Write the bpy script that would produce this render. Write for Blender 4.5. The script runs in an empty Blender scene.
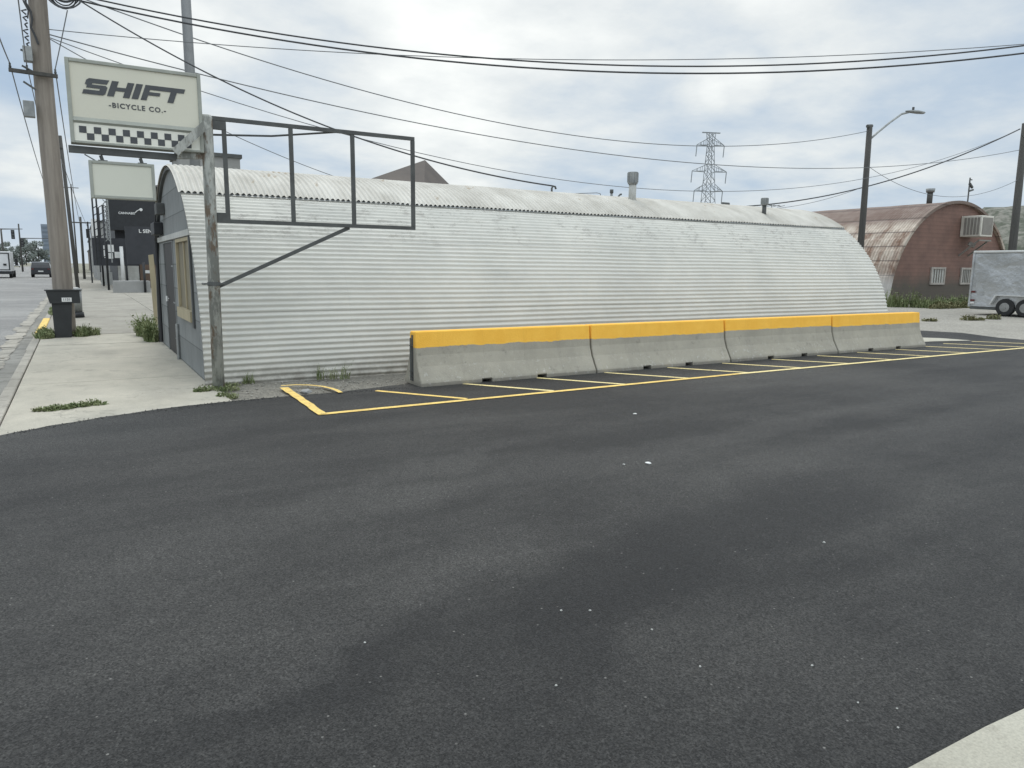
import bpy, bmesh, math, random
from mathutils import Vector, Matrix, noise
random.seed(7)
SC = bpy.context.scene
COL = SC.collection
H = 1.65
RM = ((0.862096228, 0.071281903, -0.501706073), (-0.506647694, 0.140606356, -0.850610349), (0.009909938, 0.987496199, 0.157331021))
F = 732.0
def ray(px, py):
    c = (px - 512, -(py - 384), -F)
    return Vector([sum(RM[i][j] * c[j] for j in range(3)) for i in range(3)])
def G(px, py, z=0.0):
    d = ray(px, py); return Vector((0, 0, H)) + d * ((z - H) / d.z)
def PY(px, py, Y):
    d = ray(px, py); return Vector((0, 0, H)) + d * (Y / d.y)

# ------------------------------------------------------------------ materials
def nt(name):
    m = bpy.data.materials.new(name); m.use_nodes = True
    n = m.node_tree.nodes; l = m.node_tree.links
    b = n['Principled BSDF']
    return m, n, l, b
def coords(n, l, scale=(1, 1, 1), rand=False, rot=0.0):
    tc = n.new('ShaderNodeTexCoord'); mp = n.new('ShaderNodeMapping')
    mp.inputs['Scale'].default_value = scale
    mp.inputs['Rotation'].default_value = (0, 0, rot)
    l.new(tc.outputs['Object'], mp.inputs['Vector'])
    if rand:
        oi = n.new('ShaderNodeObjectInfo'); ml = n.new('ShaderNodeMath'); ml.operation = 'MULTIPLY'
        ml.inputs[1].default_value = 37.0
        l.new(oi.outputs['Random'], ml.inputs[0]); l.new(ml.outputs[0], mp.inputs['Location'])
    return mp.outputs['Vector']
def noise_n(n, l, vec, scale, detail=5, rough=.6):
    t = n.new('ShaderNodeTexNoise'); t.inputs['Scale'].default_value = scale
    t.inputs['Detail'].default_value = detail; t.inputs['Roughness'].default_value = rough
    l.new(vec, t.inputs['Vector']); return t.outputs['Fac']
def rng(n, l, v, a, b, c=0.0, d=1.0):
    r = n.new('ShaderNodeMapRange'); r.inputs[1].default_value = a; r.inputs[2].default_value = b
    r.inputs[3].default_value = c; r.inputs[4].default_value = d
    l.new(v, r.inputs[0]); return r.outputs[0]
def mixc(n, l, fac, a, b, mode='MIX'):
    x = n.new('ShaderNodeMix'); x.data_type = 'RGBA'; x.blend_type = mode
    for sock, v in ((x.inputs[0], fac), (x.inputs[6], a), (x.inputs[7], b)):
        if hasattr(v, 'is_output'): l.new(v, sock)
        elif isinstance(v, (int, float)): sock.default_value = v
        else: sock.default_value = (v[0], v[1], v[2], 1)
    return x.outputs[2]
def mth(n, l, op, a, b=None):
    m = n.new('ShaderNodeMath'); m.operation = op
    for s, v in ((m.inputs[0], a), (m.inputs[1], b)):
        if v is None: continue
        if hasattr(v, 'is_output'): l.new(v, s)
        else: s.default_value = v
    return m.outputs[0]
def bump(n, l, b, h, dist, strength=1.0):
    bp = n.new('ShaderNodeBump'); bp.inputs['Distance'].default_value = dist
    bp.inputs['Strength'].default_value = strength
    l.new(h, bp.inputs['Height']); l.new(bp.outputs[0], b.inputs['Normal'])
def sep(n, l, vec):
    s = n.new('ShaderNodeSeparateXYZ'); l.new(vec, s.inputs[0]); return s.outputs
def M(name, c1, c2=None, scale=4.0, rough=.75, metal=0.0, bd=0.0, bs=60, stretch=(1, 1, 1), lo=.35, hi=.65, rand=True, fleck=None, spec=None):
    m, n, l, b = nt(name)
    if c2 is None: c2 = tuple(x * .8 for x in c1)
    v = coords(n, l, stretch, rand)
    f = rng(n, l, noise_n(n, l, v, scale, 6, .65), lo, hi)
    c = mixc(n, l, f, c1, c2)
    if fleck:
        f2 = rng(n, l, noise_n(n, l, v, fleck[1], 4, .7), fleck[2], fleck[2] + .06)
        c = mixc(n, l, f2, c, fleck[0])
    l.new(c, b.inputs['Base Color'])
    b.inputs['Roughness'].default_value = rough; b.inputs['Metallic'].default_value = metal
    if spec is not None: b.inputs['Specular IOR Level'].default_value = spec
    if bd: bump(n, l, b, noise_n(n, l, v, bs, 4, .6), bd)
    return m

def mat_asphalt(name, base, dust, streak_rot=0.35, dist=.006, coarse=1.0, patches=()):
    m, n, l, b = nt(name)
    v = coords(n, l); vs = coords(n, l, (.35, 1.5, 1), rot=streak_rot)
    big = noise_n(n, l, v, .22, 4, .55); st = noise_n(n, l, vs, .55, 6, .6)
    fine = noise_n(n, l, v, 95, 4, .8); mid = noise_n(n, l, v, 7, 6, .75)
    f = mth(n, l, 'ADD', mth(n, l, 'MULTIPLY', big, .8), mth(n, l, 'MULTIPLY', st, .75))
    f = mth(n, l, 'ADD', f, mth(n, l, 'MULTIPLY', mth(n, l, 'SUBTRACT', mid, .5), .24))
    f = rng(n, l, f, .66, .92)
    c = mixc(n, l, f, base, dust)
    for (cx_, cy_, rx_, ry_, rot_, amt_, colr) in patches:
        mp = n.new('ShaderNodeMapping'); mp.vector_type = 'TEXTURE'
        mp.inputs['Location'].default_value = (cx_, cy_, 0); mp.inputs['Rotation'].default_value = (0, 0, rot_); mp.inputs['Scale'].default_value = (rx_, ry_, 1e3)
        wv = n.new('ShaderNodeVectorMath'); wv.operation = 'ADD'; l.new(v, wv.inputs[0])
        nz = n.new('ShaderNodeTexNoise'); nz.inputs['Scale'].default_value = 1.6; nz.inputs['Detail'].default_value = 6; l.new(v, nz.inputs['Vector'])
        sb = n.new('ShaderNodeVectorMath'); sb.operation = 'SUBTRACT'; l.new(nz.outputs['Color'], sb.inputs[0]); sb.inputs[1].default_value = (.5, .5, .5)
        l.new(sb.outputs[0], wv.inputs[1]); l.new(wv.outputs[0], mp.inputs['Vector'])
        ln = n.new('ShaderNodeVectorMath'); ln.operation = 'LENGTH'; l.new(mp.outputs[0], ln.inputs[0])
        c = mixc(n, l, rng(n, l, ln.outputs['Value'], .55, 1.15, amt_, 0), c, colr)
    fl = rng(n, l, fine, .32, .68, .35, 1.75)
    c = mixc(n, l, 1.0, c, fl, 'MULTIPLY')
    vg = n.new('ShaderNodeTexVoronoi'); vg.inputs['Scale'].default_value = 150; l.new(v, vg.inputs['Vector'])
    c = mixc(n, l, 1.0, c, rng(n, l, sep(n, l, vg.outputs['Color'])[1], 0, 1, .40, 1.7), 'MULTIPLY')
    vo = n.new('ShaderNodeTexVoronoi'); vo.inputs['Scale'].default_value = 38; l.new(v, vo.inputs['Vector'])
    sp = rng(n, l, vo.outputs['Distance'], .14, .24, 1, 0)
    rc = sep(n, l, vo.outputs['Color'])[0]
    sp = mth(n, l, 'MULTIPLY', sp, rng(n, l, rc, .955, .99))
    c = mixc(n, l, sp, c, (.20, .195, .18))
    sc = noise_n(n, l, coords(n, l, (1.2, 5, 1), rot=-.3), 2.3, 5, .75)
    c = mixc(n, l, rng(n, l, sc, .66, .78, 0, .45), c, (.17, .165, .155))
    l.new(c, b.inputs['Base Color']); b.inputs['Roughness'].default_value = .74; b.inputs['Specular IOR Level'].default_value = .38
    v2 = n.new('ShaderNodeTexVoronoi'); v2.inputs['Scale'].default_value = 120; l.new(v, v2.inputs['Vector'])
    hgt = mth(n, l, 'ADD', v2.outputs['Distance'], mth(n, l, 'MULTIPLY', fine, 1.0 * coarse))
    bump(n, l, b, hgt, dist, .8)
    return m

def mat_concrete(name, a, c2, stain=(.2, .19, .17), bd=.003, spots=.62, cracks=.8):
    m, n, l, b = nt(name)
    v = coords(n, l, rand=True)
    c = mixc(n, l, rng(n, l, noise_n(n, l, v, .9, 6, .65), .35, .65), a, c2)
    c = mixc(n, l, rng(n, l, noise_n(n, l, v, 2.7, 8, .75), spots, spots + .14, 0, .6), c, stain)
    c = mixc(n, l, 1.0, c, rng(n, l, noise_n(n, l, v, 90, 3, .7), .3, .7, .82, 1.14), 'MULTIPLY')
    wv = n.new('ShaderNodeVectorMath'); wv.operation = 'ADD'; l.new(v, wv.inputs[0])
    nz = n.new('ShaderNodeTexNoise'); nz.inputs['Scale'].default_value = 1.3; nz.inputs['Detail'].default_value = 8; nz.inputs['Roughness'].default_value = .7; l.new(v, nz.inputs['Vector']); l.new(nz.outputs['Color'], wv.inputs[1])
    ve = n.new('ShaderNodeTexVoronoi'); ve.feature = 'DISTANCE_TO_EDGE'; ve.inputs['Scale'].default_value = .42; l.new(wv.outputs[0], ve.inputs['Vector'])
    ck = mth(n, l, 'MULTIPLY', rng(n, l, ve.outputs['Distance'], .0, .006, 1, 0), rng(n, l, noise_n(n, l, v, .5, 3), .48, .56, 0, .75))
    c = mixc(n, l, mth(n, l, 'MULTIPLY', ck, cracks), c, (.10, .095, .08))
    c = mixc(n, l, rng(n, l, noise_n(n, l, coords(n, l, (1, .35, 1), True), .8, 7, .7), .5, .68, 0, .35), c, stain)
    l.new(c, b.inputs['Base Color']); b.inputs['Roughness'].default_value = .9
    bump(n, l, b, noise_n(n, l, v, 55, 5, .7), bd)
    return m

def mat_gravel(name, a, c2, dk=(.12, .11, .09)):
    m, n, l, b = nt(name)
    v = coords(n, l)
    c = mixc(n, l, rng(n, l, noise_n(n, l, v, .35, 6, .7), .35, .65), a, c2)
    c = mixc(n, l, rng(n, l, noise_n(n, l, v, 6, 6, .8), .55, .7, 0, .6), c, dk)
    vo = n.new('ShaderNodeTexVoronoi'); vo.inputs['Scale'].default_value = 30; l.new(v, vo.inputs['Vector'])
    c = mixc(n, l, 1.0, c, rng(n, l, sep(n, l, vo.outputs['Color'])[0], 0, 1, .7, 1.2), 'MULTIPLY')
    l.new(c, b.inputs['Base Color']); b.inputs['Roughness'].default_value = .95
    bump(n, l, b, vo.outputs['Distance'], .015)
    return m

def mat_barrier():
    m, n, l, b = nt('barrier concrete with yellow top')
    v = coords(n, l, rand=True)
    tc = n.new('ShaderNodeTexCoord'); z = sep(n, l, tc.outputs['Object'])[2]
    wob = mth(n, l, 'MULTIPLY', mth(n, l, 'SUBTRACT', noise_n(n, l, v, 3, 6, .8), .5), .075)
    oi2 = n.new('ShaderNodeObjectInfo'); wob = mth(n, l, 'ADD', wob, mth(n, l, 'MULTIPLY', mth(n, l, 'SUBTRACT', oi2.outputs['Random'], .5), .035))
    zz = mth(n, l, 'ADD', z, wob)
    con = mixc(n, l, rng(n, l, noise_n(n, l, v, 1.7, 6, .7), .35, .65), (.40, .37, .30), (.32, .298, .243))
    con = mixc(n, l, rng(n, l, noise_n(n, l, v, 5, 8, .8), .57, .7, 0, .6), con, (.13, .125, .105))
    pv = noise_n(n, l, coords(n, l, (1, 1, 1), True), 14, 6, .75)
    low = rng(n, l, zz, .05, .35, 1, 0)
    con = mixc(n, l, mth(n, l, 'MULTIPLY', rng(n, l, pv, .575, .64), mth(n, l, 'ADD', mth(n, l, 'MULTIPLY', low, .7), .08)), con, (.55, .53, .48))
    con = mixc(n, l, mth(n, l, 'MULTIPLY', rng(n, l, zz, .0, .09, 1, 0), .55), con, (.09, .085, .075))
    stv = noise_n(n, l, coords(n, l, (7, 1, .5), True), 1.3, 5, .65)
    con = mixc(n, l, rng(n, l, stv, .55, .75, 0, .22), con, (.2, .19, .16))
    yel = mixc(n, l, rng(n, l, noise_n(n, l, v, 3, 6, .7), .35, .65), (.98, .55, .08), (.92, .49, .06))
    yel = mixc(n, l, rng(n, l, pv, .685, .72, 0, .9), yel, (.4, .33, .2))
    yel = mixc(n, l, rng(n, l, stv, .55, .75, 0, .12), yel, (.42, .23, .05))
    f = rng(n, l, zz, .530, .538)
    l.new(mixc(n, l, f, con, yel), b.inputs['Base Color'])
    b.inputs['Roughness'].default_value = .85
    bump(n, l, b, noise_n(n, l, v, 40, 6, .8), .006)
    return m

def mat_wall_white():
    m, n, l, b = nt('white painted corrugated steel')
    v = coords(n, l)
    vx = coords(n, l, (.25, 1, 6)); tc = n.new('ShaderNodeTexCoord'); s = sep(n, l, tc.outputs['Object'])
    base = mixc(n, l, rng(n, l, noise_n(n, l, v, .8, 6, .7), .35, .65), (.64, .622, .56), (.545, .535, .485))
    base = mixc(n, l, rng(n, l, noise_n(n, l, vx, 1.6, 7, .75), .54, .72, 0, .28), base, (.33, .33, .30))
    up = rng(n, l, s[2], 1.8, 2.25)
    peel = rng(n, l, noise_n(n, l, coords(n, l, (.8, 1, 2)), 4.5, 8, .85), .53, .57)
    blotch = rng(n, l, noise_n(n, l, v, .9, 4, .6), .42, .52)
    base = mixc(n, l, mth(n, l, 'MULTIPLY', mth(n, l, 'MULTIPLY', peel, up), mth(n, l, 'MULTIPLY', blotch, .5)), base, (.26, .24, .21))
    fl = rng(n, l, noise_n(n, l, coords(n, l, (1, 1, 2)), 9, 8, .85), .70, .72)
    base = mixc(n, l, mth(n, l, 'MULTIPLY', fl, .7), base, (.22, .2, .17))
    # overlapping sheet laps: thin dark dirt line where one sheet covers the next
    for zc, w in ((.98, .008), (2.05, .007)):
        d = mth(n, l, 'ABSOLUTE', mth(n, l, 'SUBTRACT', mth(n, l, 'ADD', s[2], mth(n, l, 'MULTIPLY', noise_n(n, l, coords(n, l, (.4, 1, .01)), 1.0, 2), .015)), zc + .0075))
        base = mixc(n, l, rng(n, l, d, 0, w, .6, 0), base, (.14, .14, .13))
    sx = mth(n, l, 'PINGPONG', mth(n, l, 'ADD', s[0], .3), 1.22)
    base = mixc(n, l, rng(n, l, sx, 0, .006, .10, 0), base, (.2, .2, .19))
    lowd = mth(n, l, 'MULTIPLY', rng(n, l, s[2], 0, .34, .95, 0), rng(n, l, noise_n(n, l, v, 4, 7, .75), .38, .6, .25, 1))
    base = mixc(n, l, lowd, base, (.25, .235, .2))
    l.new(base, b.inputs['Base Color']); b.inputs['Roughness'].default_value = .55
    bump(n, l, b, noise_n(n, l, v, 2.5, 3), .02, .5)
    return m

def mat_rust_roof():
    m, n, l, b = nt('rusty corrugated roof')
    v = coords(n, l); tc = n.new('ShaderNodeTexCoord'); s = sep(n, l, tc.outputs['Object'])
    pale = (.55, .48, .40); rust = (.185, .105, .068)
    streak = noise_n(n, l, coords(n, l, (.6, 1.4, .6)), 1.6, 8, .8)
    f = rng(n, l, streak, .40, .60)
    cb = n.new('ShaderNodeCombineXYZ'); l.new(mth(n, l, 'FLOOR', mth(n, l, 'DIVIDE', s[1], .66)), cb.inputs[0]); l.new(mth(n, l, 'FLOOR', mth(n, l, 'DIVIDE', s[2], .72)), cb.inputs[1])
    wn_ = n.new('ShaderNodeTexWhiteNoise'); wn_.noise_dimensions = '2D'; l.new(cb.outputs[0], wn_.inputs['Vector'])
    f = mth(n, l, 'SUBTRACT', mth(n, l, 'ADD', mth(n, l, 'MULTIPLY', f, .85), mth(n, l, 'MULTIPLY', wn_.outputs['Value'], .5)), .18)
    f = rng(n, l, f, 0, 1)
    c = mixc(n, l, f, pale, rust)
    top = rng(n, l, s[2], 3.9, 4.3)
    c = mixc(n, l, mth(n, l, 'MULTIPLY', top, .8), c, (.15, .10, .082))
    c = mixc(n, l, rng(n, l, noise_n(n, l, v, 1, 5, .7), .52, .7, 0, .6), c, (.26, .2, .17))
    wv = mth(n, l, 'PINGPONG', s[2], .36)
    c = mixc(n, l, rng(n, l, wv, 0, .05, .8, 0), c, (.07, .05, .045))
    rib = mth(n, l, 'SINE', mth(n, l, 'MULTIPLY', s[1], 40))
    c = mixc(n, l, 1.0, c, rng(n, l, rib, -1, 1, .75, 1.1), 'MULTIPLY')
    lowp = rng(n, l, s[2], 1.6, 1.0, 0, .8)
    c = mixc(n, l, lowp, c, (.5, .49, .47))
    l.new(c, b.inputs['Base Color']); b.inputs['Roughness'].default_value = .8
    return m

def mat_siding(name, c1, c2, pitch, line=(.05, .05, .05), joint=0.0, axis=1, lw=.012, gap=.75, low_tone=None):
    m, n, l, b = nt(name)
    v = coords(n, l); tc = n.new('ShaderNodeTexCoord'); s = sep(n, l, tc.outputs['Object'])
    c = mixc(n, l, rng(n, l, noise_n(n, l, v, 1.3, 6, .7), .35, .65), c1, c2)
    q = mth(n, l, 'DIVIDE', s[2], pitch); fr = mth(n, l, 'FRACT', q); row = mth(n, l, 'FLOOR', q)
    c = mixc(n, l, rng(n, l, fr, 0, lw / pitch, gap, 0), c, line)
    c = mixc(n, l, 1.0, c, rng(n, l, fr, 0, 1, 1.08, .9), 'MULTIPLY')
    if joint:
        off = mth(n, l, 'MULTIPLY', mth(n, l, 'FRACT', mth(n, l, 'MULTIPLY', row, .618)), joint)
        fy = mth(n, l, 'FRACT', mth(n, l, 'DIVIDE', mth(n, l, 'ADD', s[axis], off), joint))
        c = mixc(n, l, rng(n, l, fy, 0, .02, .7, 0), c, line)
    if low_tone:
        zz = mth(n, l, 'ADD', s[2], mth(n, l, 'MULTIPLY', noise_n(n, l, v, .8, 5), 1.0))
        c = mixc(n, l, rng(n, l, zz, low_tone[0] + .5, low_tone[1] + .5, 0, .85), c, low_tone[2])  # wall colour turns darker and greenish towards the bottom, edge broken by noise
    l.new(c, b.inputs['Base Color']); b.inputs['Roughness'].default_value = .8
    return m

def mat_foliage(name, c1, c2):
    m, n, l, b = nt(name)
    v = coords(n, l, rand=True)
    c = mixc(n, l, rng(n, l, noise_n(n, l, v, 5, 4), .35, .65), c1, c2)
    l.new(c, b.inputs['Base Color']); b.inputs['Roughness'].default_value = .8
    return m

MT = {}
def pg(px, py, *a): g = G(px, py); return (g.x, g.y) + a
DKA, LTA = (.015, .015, .0152), (.066, .064, .060)
MT['asphalt'] = mat_asphalt('new dark asphalt', (.0205, .0203, .0198), (.053, .0515, .048), dist=.007, patches=(
    pg(760, 520, 2.2, .55, .25, .65, DKA), pg(600, 590, 1.3, .40, .45, .7, DKA), pg(380, 640, .9, .3, .5, .6, DKA), pg(560, 470, 2.2, .28, .3, .5, DKA),
    pg(300, 430, 1.6, .3, .25, .45, DKA), pg(470, 560, .8, .28, .4, .3, LTA), pg(420, 470, 1.8, .20, .35, .35, LTA), pg(180, 560, .6, .35, .6, .3, LTA), pg(700, 440, 5, .3, .1, .3, LTA), pg(940, 430, 5, .5, .1, .25, LTA), pg(300, 660, .5, .18, .4, .3, LTA)))
MT['street'] = mat_asphalt('old grey street asphalt', (.19, .186, .178), (.26, .254, .24), 1.5, .004)
MT['walk'] = mat_concrete('sidewalk concrete', (.50, .465, .385), (.40, .375, .31), (.19, .18, .155), .003, .57)
MT['walkfar'] = mat_concrete('older sidewalk concrete', (.355, .335, .285), (.28, .262, .222), (.17, .16, .14), .004, .54)
MT['gutter'] = mat_concrete('dirty grey gutter', (.30, .29, .26), (.20, .195, .175), (.10, .095, .08), .005, .5)
MT['kerb'] = mat_concrete('kerb concrete', (.46, .43, .37), (.33, .31, .265), (.16, .15, .13), .006, .5)
MT['slab'] = mat_concrete('pale slab concrete', (.52, .50, .42), (.42, .40, .33), (.24, .22, .18), .006, .56, 0.0)
MT['dirt'] = mat_gravel('dirty gravel', (.24, .225, .19), (.17, .16, .135))
MT['gravel'] = mat_gravel('pale gravel', (.37, .35, .305), (.29, .275, .24), (.17, .16, .135))
MT['ground'] = mat_gravel('open ground', (.30, .28, .23), (.20, .20, .14))
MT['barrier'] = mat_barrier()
MT['wall'] = mat_wall_white()
MT['cap'] = M('dirty white roof sheet', (.60, .58, .525), (.43, .41, .36), 1.9, .7, fleck=((.38, .32, .24), 2.2, .63), stretch=(1, .5, .5), rand=False)
MT['rust'] = mat_rust_roof()
MT['siding'] = mat_siding('grey lap siding', (.235, .245, .24), (.18, .19, .187), .41, (.035, .038, .04), 1.6, 1, .022, .9)
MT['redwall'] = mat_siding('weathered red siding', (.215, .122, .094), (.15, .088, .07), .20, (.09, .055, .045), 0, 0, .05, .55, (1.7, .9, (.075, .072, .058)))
MT['galv'] = M('galvanised steel', (.33, .34, .33), (.22, .23, .23), 5, .5, .5)
MT['darkgalv'] = M('dull galvanised steel', (.23, .235, .235), (.18, .185, .185), 2, .6, .3)
MT['post'] = M('weathered grey painted steel', (.42, .425, .39), (.22, .225, .205), 4.5, .75, .1, .004, 40, (2, 2, .7), fleck=((.17, .13, .095), 3.6, .55), rand=False, lo=.44, hi=.56)
MT['framegrey'] = M('dark grey painted steel', (.105, .11, .105), (.07, .072, .07), 4, .7, .1)
MT['signframe'] = M('grey green sign frame', (.36, .375, .325), (.30, .31, .275), 5, .6)
MT['signface'] = M('cream sign face', (.66, .64, .53), (.61, .59, .485), .8, .5, fleck=((.50, .47, .37), 2.5, .66))
MT['signblank'] = M('blank grey sign face', (.64, .64, .545), (.60, .60, .51), .8, .5)
MT['signlow'] = M('pale lower sign face', (.80, .79, .70), (.74, .73, .64), .8, .5)
MT['letter'] = M('charcoal lettering', (.075, .08, .085), (.06, .063, .068), 9, .6)
MT['wood'] = M('weathered pole wood', (.30, .265, .225), (.20, .172, .145), 2.2, .9, 0, .01, 22, (5, 5, .35), rand=True)
MT['wooddk'] = M('dark pole wood', (.085, .082, .075), (.06, .058, .053), 2.2, .9, 0, .006, 22, (5, 5, .35))
MT['lumber'] = M('raw yellowish lumber', (.43, .37, .245), (.34, .295, .195), 3, .8, 0, .002, 30, (4, 4, .6))
MT['board'] = M('olive brown board', (.24, .21, .145), (.17, .15, .105), 2, .8)
MT['darkdoor'] = M('dark grey door', (.024, .022, .021), (.017, .016, .016), 3, .6)
MT['black'] = M('black', (.022, .024, .027), (.015, .016, .018), 4, .55)
MT['blackbox'] = M('matt black box', (.026, .029, .03), (.018, .02, .021), 4, .6)
MT['navy'] = M('black blue panel', (.034, .036, .042), (.026, .028, .033), 2, .6)
MT['white'] = M('white paint', (.75, .75, .73), (.65, .65, .63), 3, .5)
MT['offwhite'] = M('dirty white', (.50, .50, .47), (.38, .38, .35), 3, .6)
MT['yellow'] = M('worn yellow line paint', (.92, .66, .20), (.70, .48, .15), 7, .85, 0, .004, 90, fleck=((.16, .13, .08), 34, .60))
MT['paleyellow'] = M('pale line paint', (.88, .73, .35), (.72, .60, .30), 6, .85, 0, .004, 90, fleck=((.13, .12, .09), 34, .585))
MT['farline'] = M('dusty line paint', (.40, .37, .27), (.30, .28, .21), 4, .9, fleck=((.14, .13, .1), 12, .54))
MT['weed'] = mat_foliage('weed leaves', (.12, .165, .06), (.21, .225, .11))
MT['weeddry'] = mat_foliage('dry weed stems', (.22, .20, .10), (.13, .14, .06))
MT['tree'] = mat_foliage('far tree leaves', (.20, .23, .21), (.27, .295, .27))  # leaf colours lifted and greyed to carry the distance haze
MT['bark'] = M('bark', (.09, .075, .06), (.06, .05, .04), 6, .9)
MT['glass'] = M('dark glass', (.03, .035, .04), (.02, .024, .03), 2, .1)
MT['tyre'] = M('tyre rubber', (.02, .02, .02), (.03, .03, .03), 5, .85)
MT['rim'] = M('grey wheel rim', (.36, .36, .35), (.25, .25, .24), 5, .5, .4)
MT['trailer'] = M('silver trailer skin', (.52, .53, .535), (.40, .41, .415), 1.1, .36, .6, .08, 2.2, lo=.38, hi=.62)
MT['trailertop'] = M('white trailer edge', (.68, .68, .66), (.55, .55, .53), 2, .5)
MT['carblack'] = M('dark car paint', (.035, .037, .042), (.028, .03, .034), 1, .25, .3)
MT['carwhite'] = M('white car paint', (.7, .7, .7), (.62, .62, .62), 1, .3)
MT['red'] = M('red lens', (.14, .03, .025), (.1, .02, .02), 3, .3)
MT['wire'] = M('black cable', (.035, .037, .04), (.05, .052, .055), 3, .6)
MT['wiregrey'] = M('grey cable', (.16, .165, .17), (.15, .155, .16), 3, .6)
MT['brownroof'] = M('brown grey roof', (.105, .088, .075), (.08, .068, .06), 1, .85)
MT['tower'] = M('blue grey tower', (.21, .245, .29), (.18, .21, .255), .05, .8)
MT['towerwin'] = M('tower window band', (.15, .18, .22), (.13, .16, .20), .05, .5)
MT['pylon'] = M('grey lattice steel', (.27, .29, .30), (.23, .245, .26), 1, .6, .2)
MT['ac'] = M('beige metal housing', (.66, .63, .56), (.55, .52, .45), 3, .6)
MT['ac2'] = M('faded window trim', (.40, .37, .33), (.30, .27, .24), 3, .7)
MT['acdk'] = M('beige louvre', (.24, .225, .20), (.19, .175, .155), 3, .7)
MT['shopwall'] = M('grey block wall', (.33, .33, .32), (.26, .26, .25), .8, .85)
MT['browndoor'] = M('brown door', (.13, .085, .06), (.1, .07, .05), 2, .7)
MT['hill'] = M('sage and rock hill', (.085, .095, .07), (.23, .22, .19), .25, .95, lo=.42, hi=.6, rand=False)
MT['blockwall'] = MT['shopwall']

# ------------------------------------------------------------------ object helpers
ORG = {}
def tag(o, label=None, cat=None, group=None, kind=None):
    if label: o['label'] = label
    if cat: o['category'] = cat
    if group: o['group'] = group
    if kind: o['kind'] = kind
    return o
def thing(name, loc, label, cat, group=None, rz=0.0):
    o = bpy.data.objects.new(name, None); COL.objects.link(o)
    o.location = loc; o.rotation_euler = (0, 0, rz); o.empty_display_size = .2
    ORG[o.name] = Vector(loc) if rz == 0 else Vector((0, 0, 0))
    return tag(o, label, cat, group)
def obj(name, bm, mat, parent=None, smooth=False, origin=None):
    me = bpy.data.meshes.new(name)
    org = Vector(origin) if origin is not None else (ORG[parent.name] if parent else Vector((0, 0, 0)))
    if org.length: bmesh.ops.translate(bm, verts=bm.verts, vec=-org)
    bmesh.ops.recalc_face_normals(bm, faces=bm.faces) if not getattr(bm, 'keep', False) else None
    bm.to_mesh(me); bm.free()
    mats = mat if isinstance(mat, (list, tuple)) else [mat]
    for mm in mats: me.materials.append(mm)
    if smooth:
        for p in me.polygons: p.use_smooth = True
    o = bpy.data.objects.new(name, me); COL.objects.link(o)
    ORG[o.name] = org
    if parent: o.parent = parent
    elif origin is not None: o.location = origin
    return o
def solo(name, bm, mat, label, cat, group=None, origin=(0, 0, 0), smooth=False, kind=None):
    return tag(obj(name, bm, mat, None, smooth, origin), label, cat, group, kind)
def struct(name, bm, mat, smooth=False):
    return tag(obj(name, bm, mat, None, smooth), kind='structure')
def dup(root, loc, rz=None, label=None, group=None):
    r = root.copy(); COL.objects.link(r); r.location = loc
    if rz is not None: r.rotation_euler = (0, 0, rz)
    if label: r['label'] = label
    if group: r['group'] = group
    for ch in root.children:
        c = ch.copy(); COL.objects.link(c); c.parent = r
        for g in ch.children:
            d = g.copy(); COL.objects.link(d); d.parent = c
    return r
def B(): return bmesh.new()
def box(bm, x0, x1, y0, y1, z0, z1, bev=0.0):
    vs = [bm.verts.new((x, y, z)) for x in (x0, x1) for y in (y0, y1) for z in (z0, z1)]
    fs = [bm.faces.new([vs[i] for i in q]) for q in ((0, 1, 3, 2), (4, 6, 7, 5), (0, 4, 5, 1), (2, 3, 7, 6), (0, 2, 6, 4), (1, 5, 7, 3))]
    if bev:
        es = list({e for f in fs for e in f.edges})
        bmesh.ops.bevel(bm, geom=es, offset=bev, segments=2, affect='EDGES', profile=.5)
    return bm
def bar(bm, a, b, w, h=None, up=(0, 0, 1)):
    a = Vector(a); b = Vector(b); h = h or w
    d = (b - a).normalized(); u = Vector(up)
    if abs(d.dot(u)) > .98: u = Vector((0, 1, 0))
    s = d.cross(u).normalized(); t = s.cross(d)
    ring = [(-1, -1), (1, -1), (1, 1), (-1, 1)]
    A = [bm.verts.new(a + s * (w / 2 * i) + t * (h / 2 * j)) for i, j in ring]
    C = [bm.verts.new(b + s * (w / 2 * i) + t * (h / 2 * j)) for i, j in ring]
    for i in range(4): bm.faces.new((A[i], A[(i + 1) % 4], C[(i + 1) % 4], C[i]))
    bm.faces.new(A[::-1]); bm.faces.new(C)
    return bm
def tube(bm, pts, rad, n=8, cap=True):
    pts = [Vector(p) for p in pts]
    if not isinstance(rad, (list, tuple)): rad = [rad] * len(pts)
    rings = []
    ref = None
    for i, p in enumerate(pts):
        d = (pts[min(i + 1, len(pts) - 1)] - pts[max(i - 1, 0)]).normalized()
        if ref is None or abs(ref.dot(d)) > .95: ref = Vector((0, 0, 1)) if abs(d.z) < .9 else Vector((0, 1, 0))
        s = d.cross(ref).normalized(); t = s.cross(d).normalized(); ref = t
        rings.append([bm.verts.new(p + (s * math.cos(2 * math.pi * k / n) + t * math.sin(2 * math.pi * k / n)) * rad[i]) for k in range(n)])
    for a, b in zip(rings, rings[1:]):
        for k in range(n): bm.faces.new((a[k], a[(k + 1) % n], b[(k + 1) % n], b[k]))
    if cap:
        bm.faces.new(rings[0][::-1]); bm.faces.new(rings[-1])
    return bm
def poly(bm, pts): return bm.faces.new([bm.verts.new(p) for p in pts])
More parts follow.
